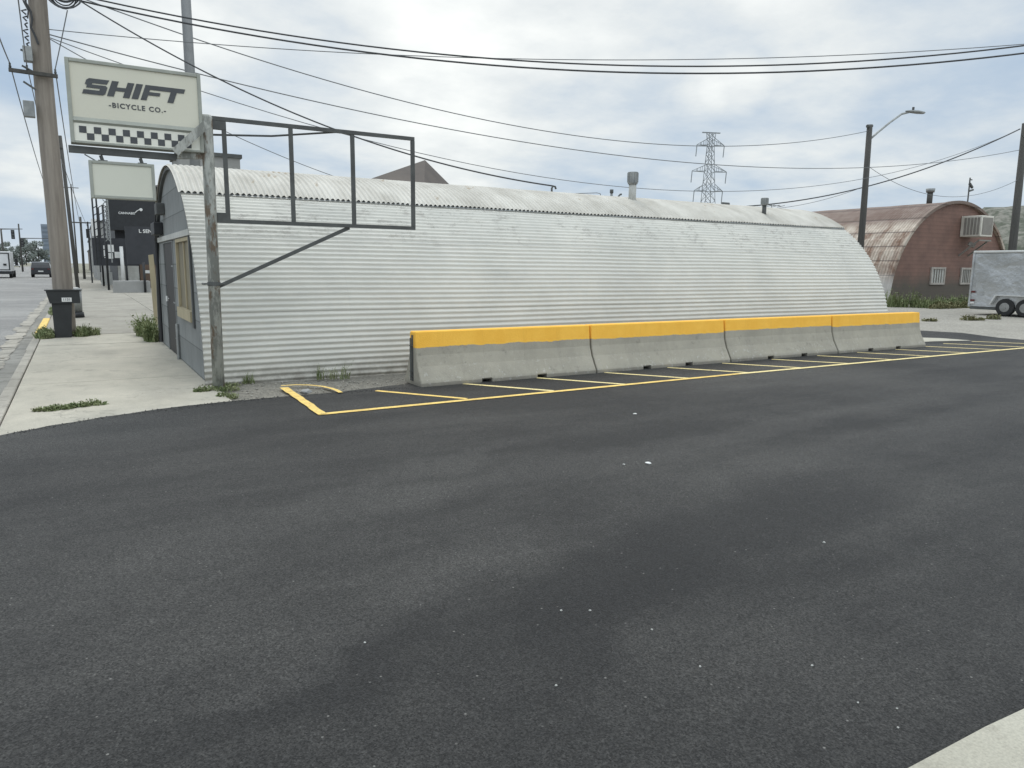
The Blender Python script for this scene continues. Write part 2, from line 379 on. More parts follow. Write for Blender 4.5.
def prism(bm, pts, vec):
    vec = Vector(vec); A = [bm.verts.new(p) for p in pts]; C = [bm.verts.new(Vector(p) + vec) for p in pts]
    n = len(pts)
    for i in range(n): bm.faces.new((A[i], A[(i + 1) % n], C[(i + 1) % n], C[i]))
    bm.faces.new(A[::-1]); bm.faces.new(C)
    return bm
def rough_outline(pts, step=.12, amp=.02, seed=0, fixed=()):
    out = []; n = len(pts)
    for i in range(n):
        a = Vector(pts[i]).to_2d(); b = Vector(pts[(i + 1) % n]).to_2d()
        L = (b - a).length; k = max(1, min(int(L / step), 400)) if i not in fixed else 1
        d = (b - a).normalized() if L else Vector((1, 0)); nn = Vector((-d.y, d.x))
        for j in range(k):
            p = a + (b - a) * (j / k)
            if i not in fixed and j > 0:
                p = p + nn * amp * (noise.noise(Vector((p.x * 2.2, p.y * 2.2, seed))) * 1.3 + noise.noise(Vector((p.x * 11, p.y * 11, seed))) * .7)
            out.append(p)
    return out
def sheet(bm, pts, z, **kw):
    o = rough_outline(pts, **kw)
    vs = [bm.verts.new((p.x, p.y, z)) for p in o]
    es = [bm.edges.new((vs[i], vs[(i + 1) % len(vs)])) for i in range(len(vs))]
    bmesh.ops.triangle_fill(bm, use_beauty=True, use_dissolve=False, edges=es)
    for f in bm.faces:
        if f.normal.z < 0: f.normal_flip()
    bm.keep = True if False else None
    return bm
class BM2:  # marker only
    pass
def text_mesh(name, body, size, M4, mat, parent, off=0.0, extrude=.004, shear=0, space=1.0):
    cu = bpy.data.curves.new(name, 'FONT'); cu.body = body; cu.size = size; cu.extrude = extrude
    cu.offset = off; cu.shear = shear; cu.space_character = space; cu.align_x = 'CENTER'; cu.align_y = 'CENTER'
    t = bpy.data.objects.new(name, cu); COL.objects.link(t)
    bpy.context.view_layer.update()
    me = bpy.data.meshes.new_from_object(t.evaluated_get(bpy.context.evaluated_depsgraph_get()))
    bpy.data.objects.remove(t); bpy.data.curves.remove(cu)
    org = ORG[parent.name]
    me.transform(Matrix.Translation(-org) @ M4)
    me.materials.clear(); me.materials.append(mat)
    o = bpy.data.objects.new(name, me); COL.objects.link(o); o.parent = parent; ORG[o.name] = org
    return o
def facing_south(x, y, z):   # text upright in a plane that looks towards -Y
    return Matrix.Translation((x, y, z)) @ Matrix.Rotation(math.pi / 2, 4, 'X')

# bmesh objects refuse new attributes, so obj() looks the flag up with getattr
def sheet_obj(name, pts, z, mat, **kw):
    bm = B(); o = rough_outline(pts, **kw)
    vs = [bm.verts.new((p.x, p.y, z)) for p in o]
    es = [bm.edges.new((vs[i], vs[(i + 1) % len(vs)])) for i in range(len(vs))]
    bmesh.ops.triangle_fill(bm, use_beauty=True, use_dissolve=False, edges=es)
    bm.normal_update()
    for f in bm.faces:
        if f.normal.z < 0: f.normal_flip()
    me = bpy.data.meshes.new(name); bm.to_mesh(me); bm.free(); me.materials.append(mat)
    ob = bpy.data.objects.new(name, me); COL.objects.link(ob)
    return ob

# ------------------------------------------------------------------ setting
bm = B(); poly(bm, [(-3000, -400, -.16), (3000, -400, -.16), (3000, 4000, -.16), (-3000, 4000, -.16)])
struct('ground', bm, MT['ground'])
bm = B(); poly(bm, [(-19, -60, -.10), (-1.36, -60, -.10), (-1.36, 900, -.10), (-19, 900, -.10)])
struct('street', bm, MT['street'])
# gutter, broken and patched, between street and kerb
bm = B(); y = -8.0; k = 0
while y < 120:
    L = random.uniform(.5, 2.6); x0 = -1.40 - random.uniform(0, .12)
    L = random.uniform(.3, 1.3); pts = rough_outline([(x0, y), (-1.20, y), (-1.19, y + L - .04), (x0 - random.uniform(-.05, .05), y + L - .04)], .10, .05, k)
    z = -.094 + random.uniform(0, .012)
    vs = [bm.verts.new((p.x, p.y, z)) for p in pts]
    bm.faces.new(vs); y += L; k += 1
bm.normal_update()
struct('gutter_edge', bm, MT['kerb'])
bm = B(); poly(bm, [(-1.38, -8, -.098), (-.93, -8, -.098), (-.93, 140, -.098), (-1.38, 140, -.098)])
struct('gutter', bm, MT['gutter'])
# kerb: chipped stones
bm = B(); y = 8.2; k = 0
while y < 90:
    L = random.uniform(1.6, 3.0); j = random.uniform(-.012, .012)
    if not (20.9 < y + L / 2 < 20.9): box(bm, -.945 + j, -.80, y, y + L - .015, -.16, .004, .018)
    y += L
struct('kerb', bm, MT['kerb'])
bm = B(); box(bm, -.965, -.79, 20.7, 26.0, -.15, .012, .02)
solo('kerb_paint', bm, MT['yellow'], 'short stretch of yellow painted kerb beside the utility pole', 'painted kerb', origin=(-.9, 22, 0))
# sidewalk slabs
bm = B()
ys = [7.7, 9.6, 11.87, 14.6, 17.4, 19.75, 22.8, 26.2, 30, 34, 38, 42.5, 47, 52, 57, 62, 70, 80, 95, 115, 140]
for a, b in zip(ys, ys[1:]):
    if a < 19.75: box(bm, -.785, 1.53 if b < 17.5 else 2.2, a + (.16 if a == 19.75 else .05 if a == 26.2 else .012), b - .010, -.14, random.uniform(-.005, .003), .006)
struct('sidewalk', bm, MT['walk'])
bm = B()
for a, b in zip(ys, ys[1:]):
    if a >= 19.75: box(bm, -.785, 1.53 if b < 17.5 else 2.2, a + (.16 if a == 19.75 else .05 if a == 26.2 else .012), b - .010, -.14, random.uniform(-.008, -.001), .006)
struct('sidewalk_far', bm, MT['walkfar'])
bm = B()
for a, b in ((17.62, 22.8), (22.82, 27.5), (27.52, 34), (34.02, 41), (41.02, 48.5), (48.52, 60), (60.02, 75)):
    for x0, x1 in ((2.215, 5.2), (5.215, 9)):
        box(bm, x0, x1, a, b, -.14, random.uniform(-.006, .002), .008)
struct('forecourt', bm, MT['walkfar'])
bm = B(); box(bm, -.79, 9, 7, 140, -.15, -.03); box(bm, -.79, 1.5, 8, 17.6, -.15, -.031)
struct('sub_base', bm, MT['dirt'])
# lot ground (L-shaped) behind and beside the hut
ob = sheet_obj('gravel_lot', [(1.5, 11.2), (16.6, 11.2), (16.6, 8.6), (140, 7.0), (140, 140), (9.2, 140), (9.2, 17.6), (1.5, 17.6)], -.012, MT['gravel'], step=1, amp=0)
tag(ob, kind='structure')
# dirt strip between asphalt and hut wall
bm = B(); nx, ny = 110, 16; grid = []
for i in range(nx + 1):
    row = []
    for j in range(ny + 1):
        x = 1.44 + (18.0 - 1.44) * i / nx; y = 8.7 + (11.3 - 8.7) * j / ny
        z = -.016 - .085 * max(0, min(1, (x - 2) / 2)) * max(0, min(1, (y - 9.9) / .7)) * (1 if x < 17 else max(0, 18 - x))
        z += .016 * noise.noise(Vector((x * 1.7, y * 1.7, 3))) * max(0, min(1, (y - 9.5) * 2)) + .006 * noise.noise(Vector((x * 9, y * 9, 1)))
        row.append(bm.verts.new((x, y, z)))
    grid.append(row)
for i in range(nx):
    for j in range(ny): bm.faces.new((grid[i][j], grid[i + 1][j], grid[i + 1][j + 1], grid[i][j + 1]))
struct('dirt_strip', bm, MT['dirt'], True)
# new asphalt lane
A = [(-.8, 1.10), (140, 1.10), (140, 7.9), (24, 8.75), (20.1, 9.15), (20.15, 9.75), (20.75, 11.0), (20.3, 12.3), (18.6, 12.4), (16.4, 12.0), (15.6, 10.2), (9.5, 9.95), (4.05, 9.62), (2.85, 9.36), (2.1, 9.33), (1.47, 9.30), (.78, 9.18), (.1, 8.93), (-.33, 8.72), (-.8, 8.37)]
ob = sheet_obj('asphalt_lane', A, .005, MT['asphalt'], step=.09, amp=.022, seed=4, fixed=(1, len(A) - 1))
tag(ob, kind='structure')
bm = B(); prev = None
for i in range(60):
    y = 1.30 + (8.37 - 1.30) * i / 59
    row = [bm.verts.new((-.8, y, .005)), bm.verts.new((-1.2, y - .25 * i / 59, -.03)), bm.verts.new((-1.75 + .03 * math.sin(i * 1.7), y - .55 * i / 59, -.092))]
    if prev:
        for a in range(2): bm.faces.new((prev[a], prev[a + 1], row[a + 1], row[a]))
    prev = row
struct('asphalt_ramp', bm, MT['asphalt'], True)
# thin broken edge of the slab at the photographer's feet
ob = sheet_obj('concrete_slab', [(-1.0, -12), (140, -12), (140, 1.28), (1.0, 1.215), (-1.0, 1.21)], .016, MT['slab'], step=.025, amp=.03, seed=9, fixed=(0, 1, 4))
tag(ob, kind='structure')
# pale concrete wedge past the barriers
ob = sheet_obj('concrete_apron', [(16.2, 10.7), (16.55, 10.0), (17.6, 9.85), (18.6, 9.60), (18.5, 10.3), (17.8, 11.0), (17.2, 11.5), (16.4, 11.6)], .011, MT['slab'], step=.1, amp=.03, seed=2)
tag(ob, kind='structure')
# hill far right
bm = B(); nx, ny = 60, 26; g = []
for i in range(nx + 1):
    row = []
    for j in range(ny + 1):
        u = i / nx; v = j / ny
        x = 255 + 260 * u; y = 40 + 200 * v - 30 * u
        hh = 24 * math.sin(math.pi * min(1, .12 + v * .9)) * min(1, u * 4.0 + .1) + 14 * noise.noise(Vector((x / 45, y / 45, 0))) + 4 * noise.noise(Vector((x / 12, y / 12, 5)))
        if v < .15: hh *= v / .15
        if u < .1: hh *= u / .1
        row.append(bm.verts.new((x, y, max(-1, hh))))
    g.append(row)
for i in range(nx):
    for j in range(ny): bm.faces.new((g[i][j], g[i + 1][j], g[i + 1][j + 1], g[i][j + 1]))
struct('hill', bm, MT['hill'], False)

# ------------------------------------------------------------------ painted lines
def stripe(bm, pts, w, z, closed=False):
    L = []; n = len(pts)
    for i, p in enumerate(pts):
        p = Vector(p); a = Vector(pts[max(i - 1, 0)]); b = Vector(pts[min(i + 1, n - 1)])
        d = (b - a).normalized(); nn = Vector((-d.y, d.x))
        L.append((bm.verts.new((p.x + nn.x * w / 2, p.y + nn.y * w / 2, z)), bm.verts.new((p.x - nn.x * w / 2, p.y - nn.y * w / 2, z))))
    for a, b in zip(L, L[1:]): bm.faces.new((a[0], a[1], b[1], b[0]))
def wob_line(a, b, w, z, bm, step=.15, amp=.006, seed=0):
    a = Vector(a); b = Vector(b); n = max(2, int((b - a).length / step))
    d = (b - a).normalized(); nn = Vector((-d.y, d.x)); prev = None
    for i in range(n + 1):
        p = a + (b - a) * i / n
        e1 = w / 2 + amp * noise.noise(Vector((p.x * 5, p.y * 5, seed))); e2 = w / 2 + amp * noise.noise(Vector((p.x * 5, p.y * 5, seed + 7)))
        row = (bm.verts.new((p.x + nn.x * e1, p.y + nn.y * e1, z)), bm.verts.new((p.x - nn.x * e2, p.y - nn.y * e2, z)))
        if prev: bm.faces.new((prev[0], prev[1], row[1], row[0]))
        prev = row
bm = B(); wob_line((2.2, 7.99), (9, 8.12), .10, .012, bm); 
L1 = solo('edge_line', bm, MT['yellow'], 'long thin yellow line along the front of the hatched strip', 'painted line')
bm = B(); wob_line((9, 8.12), (60, 8.05), .10, .012, bm, .5); obj('far_line', bm, MT['paleyellow'], L1)
bm = B(); wob_line((2.30, 9.98), (2.25, 7.96), .105, .017, bm, .12, .02, 3)
solo('end_line', bm, MT['yellow'], 'thick yellow line closing the left end of the hatched strip', 'painted line')
bm = B(); stripe(bm, [(2.30, 10.12), (2.5, 10.11), (2.66, 10.0), (2.78, 9.82), (2.84, 9.6), (2.86, 9.42), (2.85, 9.22)], .06, .021)
solo('curved_line', bm, MT['yellow'], 'thin curved yellow line on the dirt left of the hatching', 'painted line')
names = ['first', 'second', 'third', 'fourth', 'fifth', 'sixth', 'seventh', 'eighth', 'ninth', 'tenth', 'eleventh', 'twelfth', 'thirteenth', 'fourteenth', 'fifteenth', 'sixteenth', 'seventeenth', 'eighteenth']
hx = [4.13, 5.44, 6.68, 7.95, 9.28, 10.57, 11.85, 13.15, 14.4, 15.7, 17.0, 18.2, 19.4, 20.4]
for i, x in enumerate(hx):
    bm = B(); ty = 9.22 if x - .8 < 16 else (10.0 if x < 18 else 9.5 if x < 20 else 8.95)
    k = (ty - 8.1) / 1.12
    wob_line((x, 8.12), (x - .8 * k, ty), .085, .0085, bm, .12, .008, i)
    mt = MT['yellow'] if i < 1 else MT['paleyellow']
    solo('hatch_line', bm, mt, '%s slanted hatch line from the left in front of the concrete barriers' % names[i], 'painted line', 'slanted hatch lines on the asphalt', origin=(0, 0, 0))

# ------------------------------------------------------------------ concrete barriers
def barrier_mesh():
    bm = B(); L = 3.005
    full = [(-.30, 0), (-.30, .05), (-.175, .27), (-.125, .42), (-.09, .738), (-.08, .75), (.08, .75), (.09, .738), (.125, .42), (.175, .27), (.30, .05), (.30, 0)]
    slot = list(full); slot[0] = (-.272, .042); slot[1] = (-.290, .062); slot[-1] = (.272, .042); slot[-2] = (.290, .062)
    xs = [(0, 1), (.012, 1), (.95, 1), (.952, 2), (1.12, 2), (1.122, 1), (1.9, 1), (1.902, 2), (2.07, 2), (2.072, 1), (L - .012, 1), (L, 1)]
    rings = []
    for i, (x, t) in enumerate(xs):
        pr = full if t == 1 else slot
        s = .012 if i in (0, len(xs) - 1) else 0
        rings.append([bm.verts.new((x, y - math.copysign(s, y), max(0, z - (s if z > .3 else 0)))) for y, z in pr])
    n = len(full)
    for a, b in zip(rings, rings[1:]):
        for k in range(n): bm.faces.new((a[k], a[(k + 1) % n], b[(k + 1) % n], b[k]))
    bm.faces.new(rings[0][::-1]); bm.faces.new(rings[-1])
    return bm
bt = ['leftmost concrete barrier with yellow top, its left end bare by the hut wall', 'second concrete barrier from the left with a yellow painted top', 'third concrete barrier from the left with a yellow painted top', 'rightmost concrete barrier with yellow top next to the open lot']
b0 = thing('concrete_barrier', (0, 0, 0), bt[0], 'barrier', 'concrete barriers along the hut')
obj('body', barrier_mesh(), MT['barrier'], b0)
bm = B(); box(bm, -.006, .0, -.028, .028, .05, .70)
obj('joint_slot', bm, MT['framegrey'], b0)
bm = B()
for z in (.12, .19, .55): tube(bm, [(-.005, -.02, z), (-.035, -.02, z), (-.035, .02, z), (-.005, .02, z)], .008, 6)
tube(bm, [(-.03, 0, .06), (-.03, 0, .66)], .011, 6)
obj('connector_loop', bm, MT['framegrey'], b0)
bx = [3.985, 7.02, 10.06, 13.10]; by = [9.545, 9.56, 9.60, 9.61]; brz = [.0035, .013, .003, -.004]
for i in range(4):
    o = b0 if i == 0 else dup(b0, (0, 0, 0), 0, bt[i])
    o.location = (bx[i], by[i] - .03, .003); o.rotation_euler = (0, 0, brz[i])

# ------------------------------------------------------------------ white quonset hut
YC, RR, HH = 14.08, 3.32, 3.26
X0, X1 = 1.42, 17.05
hut = thing('quonset_hut', (X0, YC, 0), 'long white corrugated half-round hut with grey front beside the sidewalk', 'hut')
def arc(a, r=0.0):
    return (YC - (RR + r) * math.cos(a), (HH + r) * math.sin(a))
def hut_x(x, z): return x
# street-side wall, real corrugation
bm = B(); a1 = math.radians(58); pitch = .085; per = int(a1 * RR / pitch); nA = per * 8; nX = 90
prev = None
for i in range(nX + 1):
    x = X0 + (X1 - X0) * i / nX
    col = []
    for j in range(nA + 1):
        a = -.03 + (a1 + .03) * j / nA; s = a * RR
        r = .0120 * math.sin(2 * math.pi * s / pitch)
        # sheet laps and dents
        r += .010 * noise.noise(Vector((x * .7, s * .8, 0))) + .004 * noise.noise(Vector((x * 3, s * 3, 2)))
        yy, zz = arc(a, r)
        zz += .006 * noise.noise(Vector((x * .45, s * .5, 9))) + .002 * noise.noise(Vector((x * 1.8, s * 1.2, 4)))
        col.append(bm.verts.new((x, yy, zz)))
    if prev:
        for j in range(nA): bm.faces.new((prev[j], col[j], col[j + 1], prev[j + 1]))
    prev = col
obj('wall', bm, MT['wall'], hut, True)
# far-side wall
bm = B(); prev = None
for i in range(41):
    a = math.radians(122 + 58 * i / 40); yy, zz = arc(a)
    row = (bm.verts.new((X0, yy, zz)), bm.verts.new((X1, yy, zz)))
    if prev: bm.faces.new((prev[0], prev[1], row[1], row[0]))
    prev = row
obj('wall', bm, MT['wall'], hut, True)
# roof sheets with ribs running over the top
bm = B(); per = int((X1 - X0 + .06) / .088); n = per * 8; m = 34; prev = None
aA, aB = math.radians(56.0), math.radians(124)
for i in range(n + 1):
    x = X0 - .03 + (X1 - X0 + .06) * i / n
    r = .032 + .0165 * math.sin(2 * math.pi * (x - X0) / .088)
    sh = int((x - X0) / .72)
    e = .010 * ((sh * 7919) % 5 - 2)
    col = []
    for j in range(m + 1):
        a = aA + e * .12 + (aB - aA) * j / m
        rr = r + .006 * noise.noise(Vector((x * .9, a * 3, 1)))
        yy, zz = arc(a, rr); col.append(bm.verts.new((x, yy, zz)))
    if prev:
        for j in range(m): bm.faces.new((prev[j], col[j], col[j + 1], prev[j + 1]))
    prev = col
obj('roof', bm, MT['cap'], hut, True)
# flashing strip under the roof edge
bm = B(); prev = None
for i in range(100):
    x = X0 + (X1 - X0) * i / 99
    y1, z1 = arc(math.radians(57), .016); y2, z2 = arc(math.radians(55.5), .014)
    row = (bm.verts.new((x, y1, z1)), bm.verts.new((x, y2, z2)))
    if prev: bm.faces.new((prev[0], prev[1], row[1], row[0]))
    prev = row
obj('flashing', bm, MT['galv'], hut)
# front wall with openings for door and window, set back under the shell edge
XF = 1.475
def zarch(y): 
    t = max(0, 1 - ((y - YC) / (RR - .03)) ** 2); return (HH - .03) * math.sqrt(t)
WY0, WY1, WZ0, WZ1 = 12.0, 13.62, .84, 2.0
DY0, DY1, DZ1 = 14.25, 15.7, 2.03
bm = B()
cuts = sorted(set([YC - RR + .03 + (2 * RR - .06) * k / 60 for k in range(61)] + [WY0, WY1, DY0, DY1]))
def cell(y0, y1, z0, zt0, zt1):
    if max(zt0, zt1) > z0 + 1e-4:
        poly(bm, [(XF, y0, z0), (XF, y1, z0), (XF, y1, max(zt1, z0)), (XF, y0, max(zt0, z0))])
for y0, y1 in zip(cuts, cuts[1:]):
    mid = (y0 + y1) / 2
    if WY0 < mid < WY1:
        cell(y0, y1, -.1, WZ0, WZ0); cell(y0, y1, WZ1, zarch(y0), zarch(y1))
    elif DY0 < mid < DY1:
        cell(y0, y1, DZ1, zarch(y0), zarch(y1))
    else: cell(y0, y1, -.1, zarch(y0), zarch(y1))
obj('front_wall', bm, MT['siding'], hut)
# arched metal edge trim of the front
bm = B(); prev = None
for i in range(61):
    a = math.pi * i / 60; y1, z1 = arc(a, .0); y2, z2 = arc(a, -.045)
    row = (bm.verts.new((X0 + .004, y1, z1)), bm.verts.new((X0 + .004, y2, z2)), bm.verts.new((XF, y2, z2)))
    if prev:
        for k in range(2): bm.faces.new((prev[k], prev[k + 1], row[k + 1], row[k]))
    prev = row
obj('edge_trim', bm, MT['framegrey'], hut)
bm = B(); box(bm, XF - .035, XF - .002, YC - 2.42, YC + 2.42, 2.07, 2.16)
obj('fascia', bm, MT['offwhite'], hut)
bm = B(); box(bm, XF - .03, XF - .002, 11.80, 11.93, .7, 2.06); obj('side_trim', bm, MT['framegrey'], hut)
# door
bm = B(); box(bm, XF + .006, XF + .05, DY0, DY1, .0, DZ1)
door = obj('door', bm, MT['darkdoor'], hut)
bm = B(); tube(bm, [(XF - .03, 15.4, .95), (XF - .03, 15.4, 1.05)], .02, 8); tube(bm, [(XF + .01, 15.4, 1.0), (XF - .03, 15.4, 1.0)], .012, 6)
obj('handle', bm, MT['white'], door)
for z in (.3, .95, 1.6):
    bm = B(); box(bm, XF - .006, XF + .004, DY0 + .02, DY0 + .34, z, z + .025); obj('hinge_plate', bm, MT['galv'], door)
bm = B(); box(bm, XF - .012, XF + .01, DY0 - .06, DY0, -.02, DZ1); box(bm, XF - .012, XF + .01, DY1, DY1 + .06, -.02, DZ1); box(bm, XF - .012, XF + .01, DY0 - .06, DY1 + .06, DZ1 + .002, DZ1 + .03)
obj('door_frame', bm, MT['siding'], hut)
# window in raw lumber
bm = B(); box(bm, XF + .022, XF + .03, WY0, WY1, WZ0, WZ1)
pane = None
win = obj('window', bm, MT['board'], hut)
bm = B(); w = .05
box(bm, XF - .02, XF + .02, WY0 - .02, WY0 + w, WZ0 + .1, WZ1); box(bm, XF - .02, XF + .02, WY1 - w, WY1 + .02, WZ0 + .1, WZ1)
box(bm, XF - .02, XF + .02, WY0 - .02, WY1 + .02, WZ1 + .002, WZ1 + .055); box(bm, XF + .0, XF + .02, 12.75, 12.81, WZ0 + .1, WZ1 - .002)
obj('frame', bm, MT['lumber'], win)
bm = B(); box(bm, XF - .05, XF + .02, WY0 - .03, WY1 + .03, WZ0 - .06, WZ0 + .098)
obj('sill', bm, MT['lumber'], win)
bm = B(); tube(bm, [(XF - .035, 13.95, -.01), (XF - .035, 13.95, .62)], .028, 8)
obj('drain_pipe', bm, MT['galv'], hut)
# conduits, meter box and lamp on the far half of the front
bm = B(); tube(bm, [(XF - .05, 16.75, .05), (XF - .05, 16.6, 2.1), (XF - .05, 16.0, 2.8), (XF - .05, 15.7, 3.1)], .032, 8)
obj('conduit', bm, MT['black'], hut)
bm = B(); box(bm, XF - .16, XF - .003, 15.6, 16.3, 2.2, 2.43, .01)
obj('meter_box', bm, MT['black'], hut)
bm = B(); box(bm, XF - .14, XF - .003, 15.1, 15.5, 2.55, 2.75, .01)
obj('meter_box', bm, MT['framegrey'], hut)
# roof vents
def vent(x, y, rp, hp, rc, hc, matp=MT['galv'], matc=MT['galv']):
    z0 = HH * math.sqrt(1 - ((y - YC) / RR) ** 2)
    bm = B(); tube(bm, [(x, y, z0 - .15), (x, y, z0 + hp)], rp, 14); v_ = obj('vent_pipe', bm, matp, hut, True)
    bm = B(); tube(bm, [(x, y, z0 + hp - .03), (x, y, z0 + hp), (x, y, z0 + hp + hc), (x, y, z0 + hp + hc + .004)], [rc * .92, rc, rc, rc * .9], 14)
    for k in range(10):
        a = k * math.pi / 5; bar(bm, (x + rc * math.cos(a), y + rc * math.sin(a), z0 + hp + .01), (x + rc * math.cos(a), y + rc * math.sin(a), z0 + hp + hc - .01), .014)
    obj('cap', bm, matc, v_)
    return v_
vent(10.87, 13.2, .085, .40, .115, .23, MT['offwhite'])
vent(14.60, 12.7, .05, .27, .085, .145, MT['framegrey'])
def pipe(x, y, pts, r, mt, nm='roof_pipe'):
    z0 = HH * math.sqrt(1 - ((y - YC) / RR) ** 2)
    bm = B(); tube(bm, [(x + a, y + b, z0 + c) for a, b, c in pts], r, 8); return obj(nm, bm, mt, hut, True)
pipe(10.83, 13.9, [(0, 0, -.1), (0, 0, .16)], .028, MT['galv']); pipe(10.83, 13.9, [(0, 0, .12), (0, 0, .2)], .042, MT['framegrey'])
pipe(11.03, 13.9, [(0, 0, -.1), (0, 0, .05), (.05, 0, .10), (.09, 0, .11)], .022, MT['framegrey'])
pipe(9.2, 13.95, [(0, 0, -.1), (0, 0, .13), (.03, 0, .18), (.09, 0, .17), (.11, 0, .12)], .022, MT['framegrey'], 'service_mast')
pipe(10.3, 13.9, [(-.5, 0, .05), (.1, 0, .10), (.2, 0, .09), (.26, 0, -.05)], .008, MT['wiregrey'])
pipe(14.2, 13.6, [(-.1, 0, -.05), (-.1, 0, .06), (.12, 0, .06), (.12, 0, -.05)], .04, MT['framegrey'])
# small antenna on the roof
bm = B(); z0 = 3.21
bar(bm, (15.9, 13.6, z0), (15.9, 13.6, z0 + .16), .012); bar(bm, (15.5, 13.6, z0 + .13), (16.4, 13.7, z0 + .13), .012)
for k in range(4): bar(bm, (15.7 + k * .2, 13.5, z0 + .13), (15.7 + k * .2, 13.75, z0 + .10), .01)
obj('antenna', bm, MT['framegrey'], hut)
# back wall
bm = B(); poly(bm, [(X1 - .02, *arc(math.pi * k / 40, -.02)) for k in range(41)])
obj('back_wall', bm, MT['wall'], hut)

# ------------------------------------------------------------------ sign post with empty frame
PP = 10.43
sp = thing('sign_post', (1.60, PP, 0), 'weathered grey steel post carrying an empty sign frame at the hut corner', 'post')
bm = B(); tube(bm, [(1.545, PP, -.1), (1.572, PP, 3.50), (1.572, PP, 3.535)], [.077, .072, .06], 16)
obj('pole', bm, MT['post'], sp, True)
bm = B(); yf = PP; t = .05
bar(bm, (1.635, yf, 3.505), (4.43, yf, 3.505), .045, .05); bar(bm, (1.80, yf, 2.215), (4.43, yf, 2.215), .05, .05)
for x in (1.775, 2.63, 3.49, 4.405): bar(bm, (x, yf - .001, 2.242), (x, yf - .001, 3.476), .05, .05)
obj('sign_frame', bm, MT['framegrey'], sp)
for za, zb in ((3.37, 3.475), (2.19, 2.32)):
    bm = B(); box(bm, 1.635, 1.80, PP - .03, PP + .03, za, zb); obj('mounting_plate', bm, MT['framegrey'], sp)
bm = B(); bar(bm, (1.60, PP + .06, 1.35), (3.42, PP + .02, 2.19), .035, .05)
obj('brace', bm, MT['framegrey'], sp)
bm = B(); tube(bm, [(1.4, PP + .12, 3.30), (2.4, PP + .1, 3.37), (3.3, PP + .03, 3.50)], .014, 6)
obj('stay_rod', bm, MT['framegrey'], sp)
bm = B(); tube(bm, [(1.556, PP, 1.37), (1.556, PP, 1.42)], .083, 16); bar(bm, (1.43, PP - .06, 1.395), (1.68, PP - .06, 1.395), .018); bar(bm, (1.43, PP + .1, 1.395), (1.68, PP + .1, 1.395), .018)
for x in (1.43, 1.68): tube(bm, [(x, PP - .09, 1.395), (x, PP + .12, 1.395)], .014, 6)
obj('clamp', bm, MT['framegrey'], sp)
# beam and strut that hold the two hanging signs
bm = B(); bar(bm, (.02, PP + .03, 2.99), (1.19, PP + .03, 2.985), .08, .078)
obj('beam', bm, MT['framegrey'], sp)
bm = B(); bar(bm, (1.195, PP + .03, 3.02), (1.52, PP + .03, 3.04), .09, .10)
obj('beam', bm, MT['post'], sp)
bm = B(); bar(bm, (1.545, PP - .16, 3.40), (1.16, PP - .16, 3.02), .03, .10)
obj('strut', bm, MT['post'], sp)

# bicycle shop sign
sg = thing('lightbox_sign', (.75, PP, 3.04), 'cream lightbox sign reading SHIFT Bicycle Co above a checkered band', 'sign')
SX0, SX1, SZ0, SZ1 = .05, 1.515, 3.055, 4.01
yS = PP - .04
bm = B(); box(bm, SX0 + .03, SX1 - .03, yS + .006, yS + .16, SZ0 + .03, SZ1 - .03)
obj('cabinet', bm, MT['signframe'], sg)
bm = B(); f = .042
box(bm, SX0, SX0 + f, yS - .03, yS + .17, SZ0, SZ1, .006); box(bm, SX1 - f, SX1, yS - .03, yS + .17, SZ0, SZ1, .006)
box(bm, SX0 + f, SX1 - f, yS - .03, yS + .17, SZ1 - f, SZ1, .006); box(bm, SX0 + f, SX1 - f, yS - .03, yS + .17, SZ0, SZ0 + .028, .006)
obj('frame', bm, MT['signframe'], sg)
ZD = 3.335
bm = B(); box(bm, SX0 + f, SX1 - f, yS - .012, yS + .004, ZD + .02, SZ1 - f)
obj('upper_panel', bm, MT['signface'], sg)
bm = B(); box(bm, SX0 + f, SX1 - f, yS - .012, yS + .004, SZ0 + .028, ZD - .05)
lp = obj('lower_panel', bm, MT['signlow'], sg)
bm = B(); prism(bm, [(SX0 + f, yS - .012, ZD + .02), (SX0 + f, yS - .036, ZD - .025), (SX0 + f, yS - .012, ZD - .05)], (SX1 - SX0 - 2 * f, 0, 0))
obj('ledge', bm, MT['signframe'], sg)
bm = B(); q = .0765; cx0 = SX0 + f + .052; zt = ZD - .082
for i in range(16):
    zz = zt - q if i % 2 == 0 else zt - 2 * q
    box(bm, cx0 + i * q, cx0 + (i + 1) * q, yS - .0165, yS - .0125, zz, zz + q)
obj('checker_pattern', bm, MT['letter'], lp)
# SHIFT lettering, drawn as slanted blocks
def glyph(bm, rects, x, z, s, w):
    for r in rects:
        pts = [(x + (px_ * w + .36 * pz_ * 1.0) * s, yS - .018, z + pz_ * s) for px_, pz_ in r]
        prism(bm, pts, (0, .005, 0))
bm = B(); s = .180
T = .29
S_ = [[(.10, 1), (.98, 1), (.92, 1 - T), (.30, 1 - T), (.30, .80), (.0, .80), (0, .88)][:4] + [(.10, 1 - T)],
      [(.0, .88), (.10, 1), (.30, 1), (.30, .55), (.12, .55), (0, .62)],
      [(.10, .62), (.90, .62), (1.0, .52), (1.0, .40), (.10, .40)],
      [(.70, .48), (1.0, .48), (1.0, .10), (.90, 0), (.70, 0)],
      [(.02, T - .02), (.80, T - .02), (.80, 0), (.02, 0)]]
H_ = [[(0, 0), (.30, 0), (.30, 1), (0, 1)], [(.70, 0), (1, 0), (1, 1), (.70, 1)], [(.28, .38), (.72, .38), (.72, .62), (.28, .62)]]
I_ = [[(0, 0), (1, 0), (1, 1), (0, 1)]]
